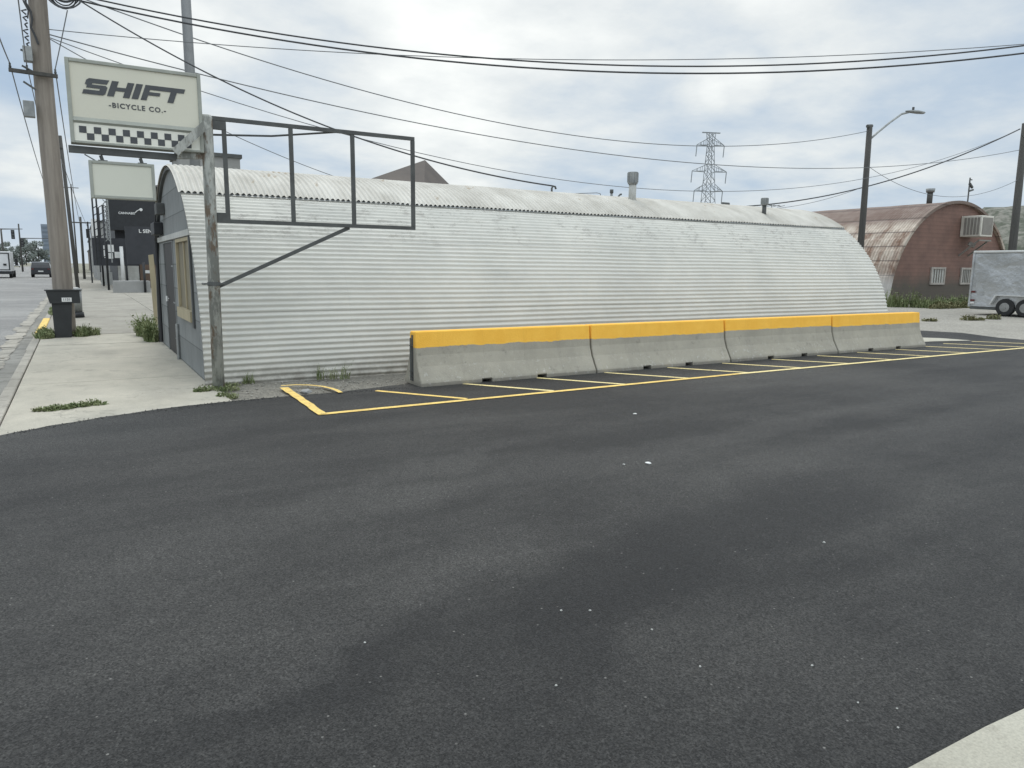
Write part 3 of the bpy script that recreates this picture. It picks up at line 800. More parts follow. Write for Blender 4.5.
F_ = [[(0, 0), (.30, 0), (.30, 1), (0, 1)], [(.28, 1 - T), (1, 1 - T), (1, 1), (.28, 1)], [(.28, .34), (.88, .34), (.88, .56), (.28, .56)]]
T_ = [[(0, 1 - T), (1, 1 - T), (1, 1), (0, 1)], [(.35, 0), (.65, 0), (.65, .78), (.35, .78)]]
x = .20; z = 3.625
for gl, w, adv in ((S_, 1.33, 1.45), (H_, 1.33, 1.45), (I_, .40, .55), (F_, 1.2, 1.2), (T_, 1.28, 1.3)):
    # each stroke slightly staggered in depth so that overlapping blocks never share a plane
    for k, r in enumerate(gl):
        pts = [(x + (a * w + .36 * b) * s, yS - .018 - .0006 * k, z + b * s) for a, b in r]
        prism(bm, pts, (0, .005, 0))
    x += adv * s
obj('lettering', bm, MT['letter'], sg)
text_mesh('lettering', '-BICYCLE CO.-', .080, facing_south(.785, yS - .014, 3.523), MT['letter'], sg, .0022, .002, 0, 1.22)

# blank sign hanging below the beam
ss = thing('hanging_sign', (.58, PP + .03, 2.38), 'small blank grey sign hanging under the beam below the SHIFT sign', 'sign')
bm = B(); box(bm, .235, .905, PP - .03, PP + .09, 2.455, 2.85)
obj('cabinet', bm, MT['signframe'], ss)
bm = B(); f = .035; a0, a1_, c0, c1 = .215, .925, 2.43, 2.87
box(bm, a0, a0 + f, PP - .05, PP + .10, c0, c1, .005); box(bm, a1_ - f, a1_, PP - .05, PP + .10, c0, c1, .005)
box(bm, a0 + f, a1_ - f, PP - .05, PP + .10, c1 - f, c1, .005); box(bm, a0 + f, a1_ - f, PP - .05, PP + .10, c0, c0 + f, .005)
obj('frame', bm, MT['signframe'], ss)
bm = B(); box(bm, a0 + f, a1_ - f, PP - .037, PP - .031, c0 + f, c1 - f)
obj('face', bm, MT['signblank'], ss)
for xx in (.37, .80):
    bm = B(); tube(bm, [(xx, PP + .03, 2.87), (xx - .02, PP + .03, 2.94)], .02, 8); box(bm, xx - .05, xx + .05, PP - .0, PP + .06, 2.868, 2.885)
    obj('hanger', bm, MT['framegrey'], ss)
bm = B(); tube(bm, [(.18, PP + .03, 2.94), (.30, PP + .03, 2.87)], .008, 6)
obj('hanger', bm, MT['wiregrey'], ss)

# ------------------------------------------------------------------ utility pole, its base box, bin
UX, UY = -.31, 19.57
up = thing('utility_pole', (UX, UY, 0), 'thick brown wooden utility pole standing at the kerb behind the black box', 'utility pole')
bm = B(); pts = []; rr = []
for i in range(30):
    z = -.1 + 10.3 * i / 29
    pts.append((UX + .015 * math.sin(z * .9), UY + .012 * math.cos(z), z)); rr.append(.205 - .0040 * z + .006 * noise.noise(Vector((0, 0, z * 2))))
tube(bm, pts, rr, 20); obj('trunk', bm, MT['wood'], up, True)
bm = B(); bar(bm, (-.93, UY - .24, 5.64), (-.05, UY - .24, 5.62), .09, .07); obj('crossarm', bm, MT['wooddk'], up)
for xx, zz in ((-.90, 5.68), (-.60, 5.675), (-.09, 5.66)):
    bm = B(); tube(bm, [(xx, UY - .24, zz), (xx, UY - .24, zz + .03), (xx, UY - .24, zz + .06), (xx, UY - .24, zz + .10)], [.015, .028, .018, .022], 8)
    obj('insulator', bm, MT['framegrey'], up, True)
for k in range(3):
    z = 6.0 - .35 * k; bm = B(); bar(bm, (UX - .16, UY - .2, z), (UX - .38, UY - .22, z + .08 + .03 * k), .035); obj('bracket', bm, MT['framegrey'], up)
bm = B(); box(bm, UX - .34, UX - .17, UY - .32, UY - .12, 5.85, 6.15, .01)
obj('junction_box', bm, MT['galv'], up)
bm = B(); pts = [(UX - .30 + .12 * math.sin(k * 1.9) * .3 + .02 * k, UY - .2, 8.0 - .16 * k) for k in range(12)]
tube(bm, pts, .022, 6); tube(bm, [(p[0] - .05 + .03 * math.sin(i * 2.2), p[1] - .03, p[2]) for i, p in enumerate(pts[:9])], .016, 6)
for k in range(7): tube(bm, [(UX - .21, UY - .2, 6.9 - .13 * k), (UX - .30 + .02 * (k % 3), UY - .22, 6.86 - .13 * k), (UX - .22, UY - .2, 6.8 - .13 * k)], .018, 6)
obj('cable_run', bm, MT['wire'], up)
bm = B(); box(bm, UX - .42, UX - .22, UY - .30, UY - .12, 4.72, 5.05, .012); obj('junction_box', bm, MT['galv'], up)
# second drop cable leaning off the right side
bm = B(); bar(bm, (UX - .02, UY + .16, 4.2), (UX + .23, UY + .05, 4.15), .04); obj('bracket', bm, MT['framegrey'], up)

# coil of slack cable
bm = B(); c0 = PY(64, 2, UY - .8); rn = random.Random(3)
for k in range(7):
    ax = rn.uniform(-.3, .3); r = rn.uniform(.22, .36); ez = rn.uniform(.6, 1.0)
    pts = [(c0.x + rn.uniform(-.01, .01) + r * .9 * math.cos(a_ * math.pi / 12 + ax), c0.y + ax * math.sin(a_ * math.pi / 12), c0.z + .16 + r * ez * math.sin(a_ * math.pi / 12 + ax)) for a_ in range(25)]
    tube(bm, pts, .014, 5, False)
solo('cable_coil', bm, MT['wire'], 'tangled coil of slack black cable hanging beside the utility pole', 'cable coil', origin=tuple(c0))

# black box standing in front of pole with house number
bb = thing('number_box', (UX, UY - .36, 0), 'black box wrapped round the pole foot with white house number', 'box')
bm = B(); prism(bm, [(-.52, UY - .46, 0), (-.20, UY - .46, 0), (-.145, UY - .46, .76), (-.53, UY - .46, .76)][0:4], (0, .26, 0))
obj('lower_body', bm, MT['blackbox'], bb)
bm = B(); prism(bm, [(-.56, UY - .50, .765), (.02, UY - .50, .765), (.02, UY - .50, 1.04), (-.62, UY - .50, 1.04)], (0, .34, 0))
obj('upper_body', bm, MT['blackbox'], bb)
bm = B(); box(bm, -.645, .04, UY - .52, UY - .14, 1.042, 1.062, .004); obj('lid', bm, MT['blackbox'], bb)
bm = B(); box(bm, -.33, -.14, UY - .506, UY - .502, .80, .89); nb = obj('number_plate', bm, MT['white'], bb)
text_mesh('number', '1131', .075, facing_south(-.235, UY - .5075, .845), MT['letter'], nb, .001, .0008)
gb = thing('litter_bin', (-.10, 26.3, 0), 'small grey bin with black base just behind the utility pole', 'bin')
bm = B(); tube(bm, [(-.10, 26.3, .17), (-.10, 26.3, .82)], [.17, .185], 16); obj('body', bm, MT['galv'], gb, True)
bm = B(); tube(bm, [(-.10, 26.3, -.01), (-.10, 26.3, .16)], [.22, .2], 16); obj('base', bm, MT['black'], gb, True)
bm = B(); tube(bm, [(-.10, 26.3, .82), (-.10, 26.3, .86), (-.10, 26.3, .92)], [.2, .2, .08], 16); obj('lid', bm, MT['galv'], gb, True)

# ------------------------------------------------------------------ other poles
tm = thing('steel_mast', (2.56, 19.0, 0), 'tall plain grey steel mast rising behind the SHIFT sign', 'mast')
bm = B(); tube(bm, [(2.56, 19.0, -.1), (2.56, 19.0, 10.5)], [.125, .10], 14); obj('shaft', bm, MT['darkgalv'], tm, True)
bm = B(); box(bm, 2.36, 2.76, 18.8, 19.2, -.02, .03); obj('base_plate', bm, MT['galv'], tm)

sl = thing('street_lamp', (29.1, 20, 0), 'tall wooden street lamp pole with curved arm behind the white hut', 'street lamp')
bm = B(); tube(bm, [(29.1, 20, -.1), (29.12, 20, 4), (29.06, 20, 7.62)], [.15, .13, .11], 12); obj('pole', bm, MT['wooddk'], sl, True)
bm = B(); tube(bm, [(29.12, 20, 7.10), (29.6, 20, 7.42), (30.4, 20, 7.92), (31.2, 20, 8.36), (31.75, 20, 8.50)], .045, 8); obj('arm', bm, MT['galv'], sl, True)
bm = B(); tube(bm, [(31.5, 20, 8.47), (31.75, 20, 8.50), (32.3, 20, 8.57), (32.75, 20, 8.60), (32.85, 20, 8.6)], [.05, .12, .15, .11, .04], 10)
for v in bm.verts: v.co.z = 8.55 + (v.co.z - 8.55) * .5
lh = obj('lamp_head', bm, MT['galv'], sl, True)
bm = B(); tube(bm, [(32.0, 20, 8.62), (32.0, 20, 8.73)], .05, 8); obj('photocell', bm, MT['framegrey'], lh)
bm = B(); tube(bm, [(28.9, 20, 7.62), (29.2, 20, 7.66)], .07, 8); obj('clamp', bm, MT['framegrey'], sl)

rp = thing('power_pole', (37.25, 18, 0), 'dark wooden power pole behind the silver trailer at the right edge', 'utility pole')
bm = B(); tube(bm, [(37.5, 18, -.1), (37.48, 18, 3), (37.37, 18, 8.3)], [.18, .17, .135], 12); obj('trunk', bm, MT['wooddk'], rp, True)
bm = B(); bar(bm, (36.9, 17.8, 7.98), (37.15, 17.85, 8.02), .05); bar(bm, (36.7, 17.8, 7.75), (37.1, 17.85, 7.6), .03); obj('bracket', bm, MT['framegrey'], rp)
for x, y, h_, r, lb in ((44.5, 20.5, 3.6, .13, 'short dark wooden post at the right edge behind the trailer'),):
    p = thing('wooden_post', (x, y, 0), lb, 'post')
    bm = B(); tube(bm, [(x, y, -.1), (x, y, h_)], [r, r * .85], 10); obj('trunk', bm, MT['wooddk'], p, True)
    bm = B(); tube(bm, [(x, y, h_), (x, y, h_ + .06)], [r * .8, r * .3], 10); obj('cap', bm, MT['framegrey'], p)
# far poles along the sidewalk
for (x0, z0, x1, z1, y, r, lb, cross) in (
        (.02, -.1, -.16, 5.9, 30, .065, 'thin leaning dark pole close behind the thick wooden utility pole', 0),
        (.66, -.1, .72, 6.4, 90, .13, 'dark wooden pole down the sidewalk before the black shop front', 1),
        (.2, -.1, .2, 15, 150, .13, 'faint far wooden pole with small crossarm down the street', 1)):
    p = thing('distant_pole', (x0, y, 0), lb, 'utility pole')
    bm = B(); tube(bm, [(x0, y, z0), (x1, y, z1)], [r, r * .8], 8); obj('trunk', bm, MT['wooddk'], p, True)
    if cross:
        bm = B(); bar(bm, (x1 - 1.1, y - .2, z1 - .6), (x1 + 1.1, y - .2, z1 - .6), .12); obj('crossarm', bm, MT['wooddk'], p)
# leaning board next to the far corner of the hut
bm = B(); prism(bm, [(1.72, 22.0, -.01), (1.86, 22.0, -.01), (1.80, 22.0, 1.90), (1.68, 22.0, 1.88)], (0, .06, 0))
solo('lumber_board', bm, MT['lumber'], 'pale upright lumber board beyond the far corner of the hut front', 'board', origin=(1.6, 22, 0))

# ------------------------------------------------------------------ overhead wires
def wire(A_, B_, sag, r, mt, label, group='overhead wires', twist=0):
    A_ = Vector(A_); B_ = Vector(B_); bm = B(); pts = []
    for i in range(49):
        t = i / 48; pts.append(A_ + (B_ - A_) * t - Vector((0, 0, 4 * sag * t * (1 - t))))
    tube(bm, pts, r, 6)
    return solo('overhead_wire', bm, mt, label, 'wire', group, origin=tuple((A_ + B_) / 2))
PT = Vector((-.15, UY, 0))
W = MT['wire']; WG = MT['wiregrey']
wire((-.14, UY, 7.36), (23.53, 6.06, 7.5), 1.53, .019, W, 'lower of the two thick cables crossing the whole sky')
wire((-.14, UY, 7.46), (23.5, 6.2, 7.66), 1.50, .017, W, 'upper of the two thick cables crossing the whole sky')
wire((-.16, UY, 6.62), (24.89, 6.37, 7.62), .80, .009, WG, 'thin wire just above the thick cables at the right edge')
wire((-.15, UY, 7.53), (28.97, 20, 7.43), 1.70, .013, WG, 'wire sagging from the utility pole to the street lamp')
wire((-.17, UY, 6.52), (37.2, 18, 7.13), 1.66, .013, WG, 'long low wire from the utility pole to the right power pole')
wire((-.17, UY, 6.46), (36.79, 18, 7.95), 2.95, .010, WG, 'lowest faint wire sagging behind the hut roof')
wire((-.17, UY, 6.44), (8.21, 24, 4.30), .26, .010, WG, 'short faint wire to the brown roof behind the hut')
wire((-.14, UY, 7.65), (9.23, 13.95, 3.44), .70, .017, W, 'service drop from the utility pole to the mast on the roof')
wire((36.95, 18, 8.01), (25.69, 24, 4.43), .70, .028, W, 'thick black service drop from the right power pole')
wire((29.17, 20, 6.03), (37.3, 18, 5.83), 1.0, .010, WG, 'thin slack wire between street lamp and right power pole')
wire((25.7, 24, 4.3), (29.1, 20, 5.2), .3, .010, WG, 'short faint wire just left of the street lamp pole')
a = PY(11, 68, UY - .24)
wire((-.90, UY - .24, 5.78), (-1.1, 75, 7.2), 1.2, .012, WG, 'outermost left wire running down the street from the crossarm')
wire((-.60, UY - .24, 5.78), (-.5, 75, 7.0), 1.0, .010, WG, 'middle wire running down the street from the crossarm')
wire((-.09, UY - .24, 5.76), (.72, 90, 6.0), 1.2, .012, WG, 'right wire running down the street from the crossarm')
wire((-.90, UY - .24, 5.78), tuple(PY(-14, 0, 15)), .05, .012, WG, 'outermost left wire rising out of the top left corner')
wire((-.60, UY - .24, 5.78), tuple(PY(17, -10, 14)), .05, .010, WG, 'wire rising past the left side of the utility pole')
wire((-.09, UY - .24, 5.76), tuple(c0 - Vector((-.05, 0, .15))), .01, .012, WG, 'short wire from the crossarm up to the cable coil')
wire(tuple(PY(58, 150, 26)), tuple(PY(92, 235, 70)), .3, .010, WG, 'slack wire left of the blank sign down the street')

# ------------------------------------------------------------------ things behind the hut
pb = thing('pitched_roof_building', (9, 26, 0), 'building with brown pointed roof behind the white hut', 'building')
Pk = [PY(366, 180, 24), PY(452, 188, 26), PY(424, 160, 27)]
ap = Vector((9.0 * 27 / 20 * 1.0, 27, 0)); ap = PY(425, 160, 27)
c1 = PY(360, 184, 25); c2 = PY(424, 192, 23.5); c3 = PY(455, 189, 27); 
c1 = PY(338, 190, 25); c2 = PY(424, 194, 23.5); c3 = PY(460, 195, 27); c4 = Vector((c1.x + 1.5, 32, c1.z))
bm = B(); vs = [bm.verts.new(v) for v in (c1, c2, c3, c4, ap)]
for f_ in ((0, 1, 4), (1, 2, 4), (2, 3, 4), (3, 0, 4)): bm.faces.new([vs[i] for i in f_])
obj('roof', bm, MT['brownroof'], pb)
zE = min(c1.z, c2.z, c3.z) - .05
bm = B(); prism(bm, [(c1.x + .3, 25.2, 0), (c2.x, 23.9, 0), (c3.x - .4, 27, 0), (c4.x, 31, 0)], (0, 0, zE)); obj('wall', bm, MT['shopwall'], pb)
gbx = thing('flat_roof_block', (3.2, 22, 0), 'small grey flat-topped block just above the hut roof behind the sign post', 'building')
bm = B(); box(bm, 2.5, 3.98, 21.2, 23, 0, 4.45); obj('wall', bm, MT['shopwall'], gbx)
bm = B(); box(bm, 2.45, 4.03, 21.15, 23.05, 4.452, 4.55); obj('roof', bm, MT['framegrey'], gbx)

# lattice pylon
PX_, PYY = 160.0, 160.0
py = thing('lattice_pylon', (PX_, PYY, 0), 'tall steel lattice transmission pylon far behind the hut roof', 'pylon')
bm = B(); Hh = 40.4; zs = [0, 8, 14, 18.5, 21.3, 24.1, 26.8, 29.6, 32.1, 34.5, 36.9, 38.7, Hh]
wd = lambda z: 4.2 - 2.7 * min(1, z / 21) if z < 21 else 1.5 - .75 * (z - 21) / 16 if z < 37 else .75 + .06 * (z - 37)
dirx = Vector((math.cos(-.35), math.sin(-.35), 0)); diry = Vector((-dirx.y, dirx.x, 0)); base = Vector((PX_, PYY, 0))
def cn(z, i, j): return base + dirx * (i * wd(z)) + diry * (j * wd(z)) + Vector((0, 0, z))
for za, zb in zip(zs, zs[1:]):
    for i, j in ((-1, -1), (1, -1), (1, 1), (-1, 1)): bar(bm, cn(za, i, j), cn(zb, i, j), .12)
    for (a, b) in (((-1, -1), (1, -1)), ((1, 1), (-1, 1))):
        bar(bm, cn(za, *a), cn(zb, *b), .13); bar(bm, cn(za, *b), cn(zb, *a), .13)
    for (a, b) in (((1, -1), (1, 1)), ((-1, 1), (-1, -1))): bar(bm, cn(za, *a), cn(zb, *b), .07)
obj('tower_frame', bm, MT['pylon'], py)
ins = [];
for z, w in ((24.1, 4.4), (29.6, 5.3), (36.9, 4.2)):
    bm = B()
    for sgn in (-1, 1):
        tip = base + dirx * (sgn * w) + Vector((0, 0, z))
        for jj in (-1, 1):
            bar(bm, cn(z, sgn, jj), tip, .16); bar(bm, cn(z + 1.9, sgn, jj), tip + Vector((0, 0, .1)), .12)
            for k in (.35, .65):
                bar(bm, cn(z, sgn, jj).lerp(tip, k), cn(z + 1.9, sgn, jj).lerp(tip, k), .09)
    cross = obj('crossarm', bm, MT['pylon'], py)
    for sgn in (-1, 1):
        tip = base + dirx * (sgn * w) + Vector((0, 0, z)); bm = B()
        tube(bm, [tip, tip - Vector((0, 0, 3.2)) + dirx * (-.2)], .13, 6); obj('insulator', bm, MT['pylon'], cross)
bm = B(); bar(bm, base + dirx * -2.7 + Vector((0, 0, Hh)), base + dirx * 2.7 + Vector((0, 0, Hh)), .5, .25); obj('top_bar', bm, MT['pylon'], py)

# ------------------------------------------------------------------ red quonset hut
RX, RY, RA, RH = 40.15, 22.0, 5.65, 5.25
rh = thing('red_hut', (RX, RY, 0), 'rusty roofed half-round hut with dark red boarded end wall', 'hut')
def rarc(a, r=0.0): return (RX - (RA + r) * math.cos(a), (RH + r) * math.sin(a))
bm = B(); prev = None; n = 120; YE = 31.2
for j in range(25):
    yy = RY + (YE - RY) * j / 24; row = []
    for i in range(n + 1):
        a = math.pi * i / n; st = .035 * ((a * RA * 1.0 / .75) % 1.0)
        xx, zz = rarc(a, st + .015 * noise.noise(Vector((a * 5, yy, 0)))); row.append(bm.verts.new((xx, yy, zz)))
    if prev:
        for i in range(n): bm.faces.new((prev[i], prev[i + 1], row[i + 1], row[i]))
    prev = row
obj('roof', bm, MT['rust'], rh)
bm = B(); poly(bm, [(x_, RY + .12, z_) for x_, z_ in [rarc(math.pi * k / 60, -.02) for k in range(61)]])
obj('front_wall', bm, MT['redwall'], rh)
bm = B(); prev = None
for i in range(61):
    a = math.pi * i / 60; r1 = rarc(a, .07); r2 = rarc(a, -.08)
    row = [bm.verts.new(p) for p in ((r1[0], RY - .06, r1[1]), (r2[0], RY - .06, r2[1]), (r2[0], RY + .14, r2[1]), (r1[0], RY + .14, r1[1]))]
    if prev:
        for k in range(4): bm.faces.new((prev[k], prev[(k + 1) % 4], row[(k + 1) % 4], row[k]))
    prev = row
obj('edge_trim', bm, MT['rust'], rh)
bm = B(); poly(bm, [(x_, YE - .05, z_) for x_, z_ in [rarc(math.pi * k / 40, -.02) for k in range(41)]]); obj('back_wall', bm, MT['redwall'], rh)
for x0, x1_, z0, z1 in ((38.15, 39.45, .98, 1.88), (40.95, 41.95, .98, 1.88)):
    bm = B(); box(bm, x0 + .1, x1_ - .1, RY + .09, RY + .11, z0 + .1, z1 - .1); w_ = obj('window', bm, MT['offwhite'], rh)
    bm = B()
    box(bm, x0, x0 + .1, RY + .04, RY + .115, z0, z1); box(bm, x1_ - .1, x1_, RY + .04, RY + .115, z0, z1)
    box(bm, x0 + .1, x1_ - .1, RY + .04, RY + .115, z1 - .1, z1); box(bm, x0 + .1, x1_ - .1, RY + .04, RY + .115, z0, z0 + .1)
    obj('frame', bm, MT['ac2'], w_)
    bm = B()
    for k in range(1, 5): xx = x0 + .1 + (x1_ - x0 - .2) * k / 5; box(bm, xx - .02, xx + .02, RY + .05, RY + .088, z0 + .1, z1 - .1)
    obj('window_bars', bm, MT['acdk'], w_)
bm = B(); box(bm, 40.5, 41.65, RY - .95, RY + .1, 3.48, 4.55, .03); acu = obj('air_conditioner', bm, MT['ac'], rh)
bm = B()
for k in range(5): box(bm, 40.47, 40.495, RY - .86 + k * .165, RY - .86 + k * .165 + .11, 3.58, 4.45)
box(bm, 40.6, 41.55, RY - .97, RY - .953, 3.58, 4.45)
obj('louvre', bm, MT['acdk'], acu)
bm = B(); bar(bm, (40.6, RY - .85, 3.28), (40.6, RY + .1, 2.5), .07); bar(bm, (41.5, RY - .85, 3.28), (41.5, RY + .1, 2.5), .07); bar(bm, (40.5, RY - .9, 3.28), (41.65, RY - .9, 3.28), .07); bar(bm, (40.7, RY - .3, 3.15), (40.9, RY - .5, 3.0), .2)
obj('bracket', bm, MT['acdk'], rh)
c = PY(931, 200, 24)
bm = B(); tube(bm, [(39.9, 23.55, 5.1), (39.9, 23.55, 5.85)], .14, 12); ch = obj('chimney', bm, MT['wooddk'], rh, True)
bm = B(); tube(bm, [(39.9, 23.55, 5.85), (39.9, 23.55, 6.05)], [.2, .23], 12); obj('cap', bm, MT['galv'], ch, True)
bm = B(); tube(bm, [(41.3, 22.3, 5.0), (41.3, 22.3, 6.6)], .035, 6); bar(bm, (41.3, 22.3, 6.3), (41.6, 22.3, 6.1), .1); bar(bm, (41.3, 22.3, 5.9), (41.7, 22.3, 6.0), .08); bar(bm, (41.3, 22.3, 6.5), (41.5, 22.3, 6.5), .05); obj('antenna', bm, MT['framegrey'], rh)

# ------------------------------------------------------------------ cargo trailer
tr = thing('cargo_trailer', (30.4, 15.95, 0), 'silver enclosed cargo trailer with two axles parked by the red hut', 'trailer')
ORG[tr.name] = Vector((0, 0, 0)); ux = Vector((0, -1, 0))
tr.rotation_euler = (0, 0, math.atan2(ux.y, ux.x))
# local frame: x forward along the trailer, +y is the side the camera sees (left of travel is +y)
cam_side = 1 if Vector((-ux.y, ux.x, 0)).dot(Vector((-1, 0, 0))) > 0 else -1
Wd = 2.0; Lt = 5.2; z0, z1 = .30, 2.38
def TY(v): return v * -cam_side   # 0 = near side, positive = away from the camera
bm = B(); ya, yb = sorted((TY(0.0), TY(Wd)))
nX_, nZ_ = 40, 18
box(bm, 0, Lt, ya + .012, yb, z0, z1, .03); obj('body', bm, MT['trailer'], tr)
bm = B(); g = []
for i in range(nX_ + 1):
    row = []
    for j in range(nZ_ + 1):
        x_ = .02 + (Lt - .04) * i / nX_; z_ = z0 + .02 + (z1 - z0 - .04) * j / nZ_
        d_ = .07 * noise.noise(Vector((x_ * 1.1, z_ * 1.3, 0))) + .015 * noise.noise(Vector((x_ * 3, z_ * 3, 5)))
        e_ = min(1, min(i, nX_ - i, j, nZ_ - j) / 2)
        row.append(bm.verts.new((x_, TY(-.012 + d_ * e_ * .8), z_)))
    g.append(row)
for i in range(nX_):
    for j in range(nZ_): bm.faces.new((g[i][j], g[i + 1][j], g[i + 1][j + 1], g[i][j + 1]))
obj('side_skin', bm, MT['trailer'], tr, True)
bm = B(); a_, b_ = sorted((TY(-.035), TY(Wd + .03))); box(bm, -.03, Lt + .03, a_, b_, z1 + .002, z1 + .09, .025); obj('roof_edge', bm, MT['trailertop'], tr)
bm = B(); a_, b_ = sorted((TY(-.03), TY(Wd))); box(bm, .05, Lt + .6, a_, b_, z0 - .09, z0 - .003, .01); obj('chassis', bm, MT['framegrey'], tr)
bm = B(); a_, b_ = sorted((TY(-.15), TY(-.02)))
def fender(bm, xs_): 
    pr = [(xs_[0], .42), (xs_[0] + .2, .80), (xs_[1] - .2, .80), (xs_[1], .42), (xs_[1] - .05, .42), (xs_[1] - .23, .76), (xs_[0] + .23, .76), (xs_[0] + .05, .42)]
    prism(bm, [(x_, a_, z_) for x_, z_ in pr], (0, b_ - a_, 0))
fender(bm, (.80, 2.65)); obj('fender', bm, MT['trailertop'], tr)
for xw in (1.36, 2.06):
    bm = B(); yw = TY(-.12); yw2 = TY(.10)
    tube(bm, [(xw, yw, .33), (xw, yw + (yw2 - yw) * .15, .33), (xw, yw + (yw2 - yw) * .85, .33), (xw, yw2, .33)], [.29, .33, .33, .29], 20)
    wh = obj('wheel', bm, MT['tyre'], tr, False)
    bm = B(); tube(bm, [(xw, TY(-.128), .33), (xw, TY(-.10), .33)], [.17, .19], 16); tube(bm, [(xw, TY(-.15), .33), (xw, TY(-.12), .33)], .06, 10); obj('rim', bm, MT['rim'], wh)
for z_, mt_ in ((.52, MT['red']), (.42, MT['white']), (.85, MT['red'])):
    bm = B(); a2, b2 = sorted((TY(-.05), TY(-.013))); box(bm, .06, .2, a2, b2, z_, z_ + .07, .005); obj('marker_light', bm, mt_, tr)
bm = B(); a2, b2 = sorted((TY(-.045), TY(-.013))); box(bm, -.02, .05, a2, b2, z0, z1); obj('corner_post', bm, MT['trailer'], tr)

# ------------------------------------------------------------------ weeds
def blades(bm, c, rx, ry, n, h, rnd, lean=.5, w=.012, leafy=0.0):
    for k in range(n):
        r = math.sqrt(rnd.random()); a = rnd.random() * 6.283
        x = c[0] + rx * r * math.cos(a); y = c[1] + ry * r * math.sin(a); z = c[2]
        hh = h * rnd.uniform(.35, 1.0) * (1.1 - .6 * r); az = rnd.random() * 6.283; ln = hh * rnd.uniform(.1, lean)
        dx, dy = math.cos(az), math.sin(az); ww = w * rnd.uniform(.6, 1.4)
        p0 = Vector((x, y, z)); p1 = Vector((x + dx * ln * .35, y + dy * ln * .35, z + hh * .6)); p2 = Vector((x + dx * ln, y + dy * ln, z + hh))
        s = Vector((-dy, dx, 0)) * ww
        a0, b0_, a1_, b1_, t_ = [bm.verts.new(v) for v in (p0 - s, p0 + s, p1 - s * .8, p1 + s * .8, p2)]
        bm.faces.new((a0, b0_, b1_, a1_)); bm.faces.new((a1_, b1_, t_))
        if rnd.random() < leafy:
            for q in range(4):
                t = rnd.uniform(.25, 1); pc = p0.lerp(p2, t); v1 = Vector((rnd.uniform(-1, 1), rnd.uniform(-1, 1), rnd.uniform(-.3, .7))).normalized() * ww * 3.2
                v2 = v1.cross(Vector((rnd.uniform(-1, 1), rnd.uniform(-1, 1), 1))).normalized() * ww * 1.4
                vs = [bm.verts.new(v) for v in (pc, pc + v1 * .5 + v2, pc + v1, pc + v1 * .5 - v2)]; bm.faces.new(vs)
wn = [0]
def weeds(spots, label, h, n, w=.009, leafy=.6, lean=.7, mt='weed'):
    wn[0] += 1; rnd = random.Random(wn[0]); bm = B()
    for (x, y, rx, ry) in spots: blades(bm, (x, y, -.01), rx, ry, n, h, rnd, lean, w, leafy)
    x, y = spots[0][:2]
    t = solo('weed_clump', bm, MT[mt], label, 'weeds', origin=(x, y, 0))
    return t
g1, g2 = G(42, 411), G(98, 404)
weeds([(g1.x + (g2.x - g1.x) * k / 7, g1.y + (g2.y - g1.y) * k / 7 + .03 * (-1) ** k, .085, .07 + .02 * math.sin(k)) for k in range(8)], 'low green weeds in the sidewalk crack at the front', .085, 75, .007)
weeds([(-.72, 19.2, .2, .35), (-.6, 19.6, .16, .3), (-.75, 20.2, .14, .3)], 'grass clump left of the black number box', .26, 170, .011)
weeds([(0.0, 19.4, .17, .3), (.2, 19.6, .18, .25), (.02, 19.9, .12, .2)], 'grass clump right of the black number box', .30, 170, .011)
weeds([(1.30, 17.6, .15, .35), (1.35, 18.3, .17, .4), (1.22, 18.9, .14, .35)], 'tall green weeds at the far corner of the hut front', .62, 160, .015)
g = G(205, 388)
weeds([(1.42, 10.35, .18, .10), (1.62, 10.2, .16, .10), (1.66, 10.55, .2, .08), (1.3, 10.25, .12, .05)], 'spreading weeds around the foot of the sign post', .10, 85, .007)
weeds([(1.50, 9.78, .07, .12), (1.58, 9.62, .07, .10)], 'small green plant on the pavement below the sign post', .07, 55, .008)
weeds([(1.95, 10.68, .05, .05), (2.02, 10.66, .04, .04)], 'short stalks at the hut wall right of the sign post', .24, 22, .004, .4)
g = G(322, 384)
weeds([(3.12, 10.55, .12, .05), (3.3, 10.5, .08, .05), (2.98, 10.6, .05, .04)], 'thin grey green stalks against the hut wall', .30, 26, .005, .9, 1.0)
weeds([(-.78, 31, .15, 1.2), (-.8, 28.5, .1, 1)], 'grass strip along the kerb behind the pole', .18, 120, .012)
for (px_, py_, hh_, lb) in ((928, 321, .22, 'small dry weed at the left end of the gravel edge'), (966, 320, .38, 'upright weed in the middle of the gravel edge'), (976, 320, .2, 'flat weed right of the upright one on gravel'), (992, 319, .34, 'weed by the wheels of the silver trailer')):
    g = G(px_, py_); weeds([(g.x, g.y, .16, .2), (g.x + .15, g.y - .1, .1, .12)], lb, hh_ * .7, 45, .015, .6, .6, 'weeddry')
weeds([(33.6 + .45 * k, 19.7 + .2 * math.sin(k * 2), .45, .5) for k in range(13)], 'green tall grass at the foot of the red end wall', 0.7, 90, .018, .5, .6)
weeds([(33.2, 20.6, .5, .5), (32.9, 20.9, .5, .5), (33.6, 20.2, .4, .4)], 'bright tall weeds at the left corner of the red hut', 1.0, 90, .02, .6, .6)
weeds([(33.5 + .5 * k, 19.0, .4, .3) for k in range(9)], 'low rough grass in front of the red wall', .4, 90, .025, .3, .6, 'weeddry')

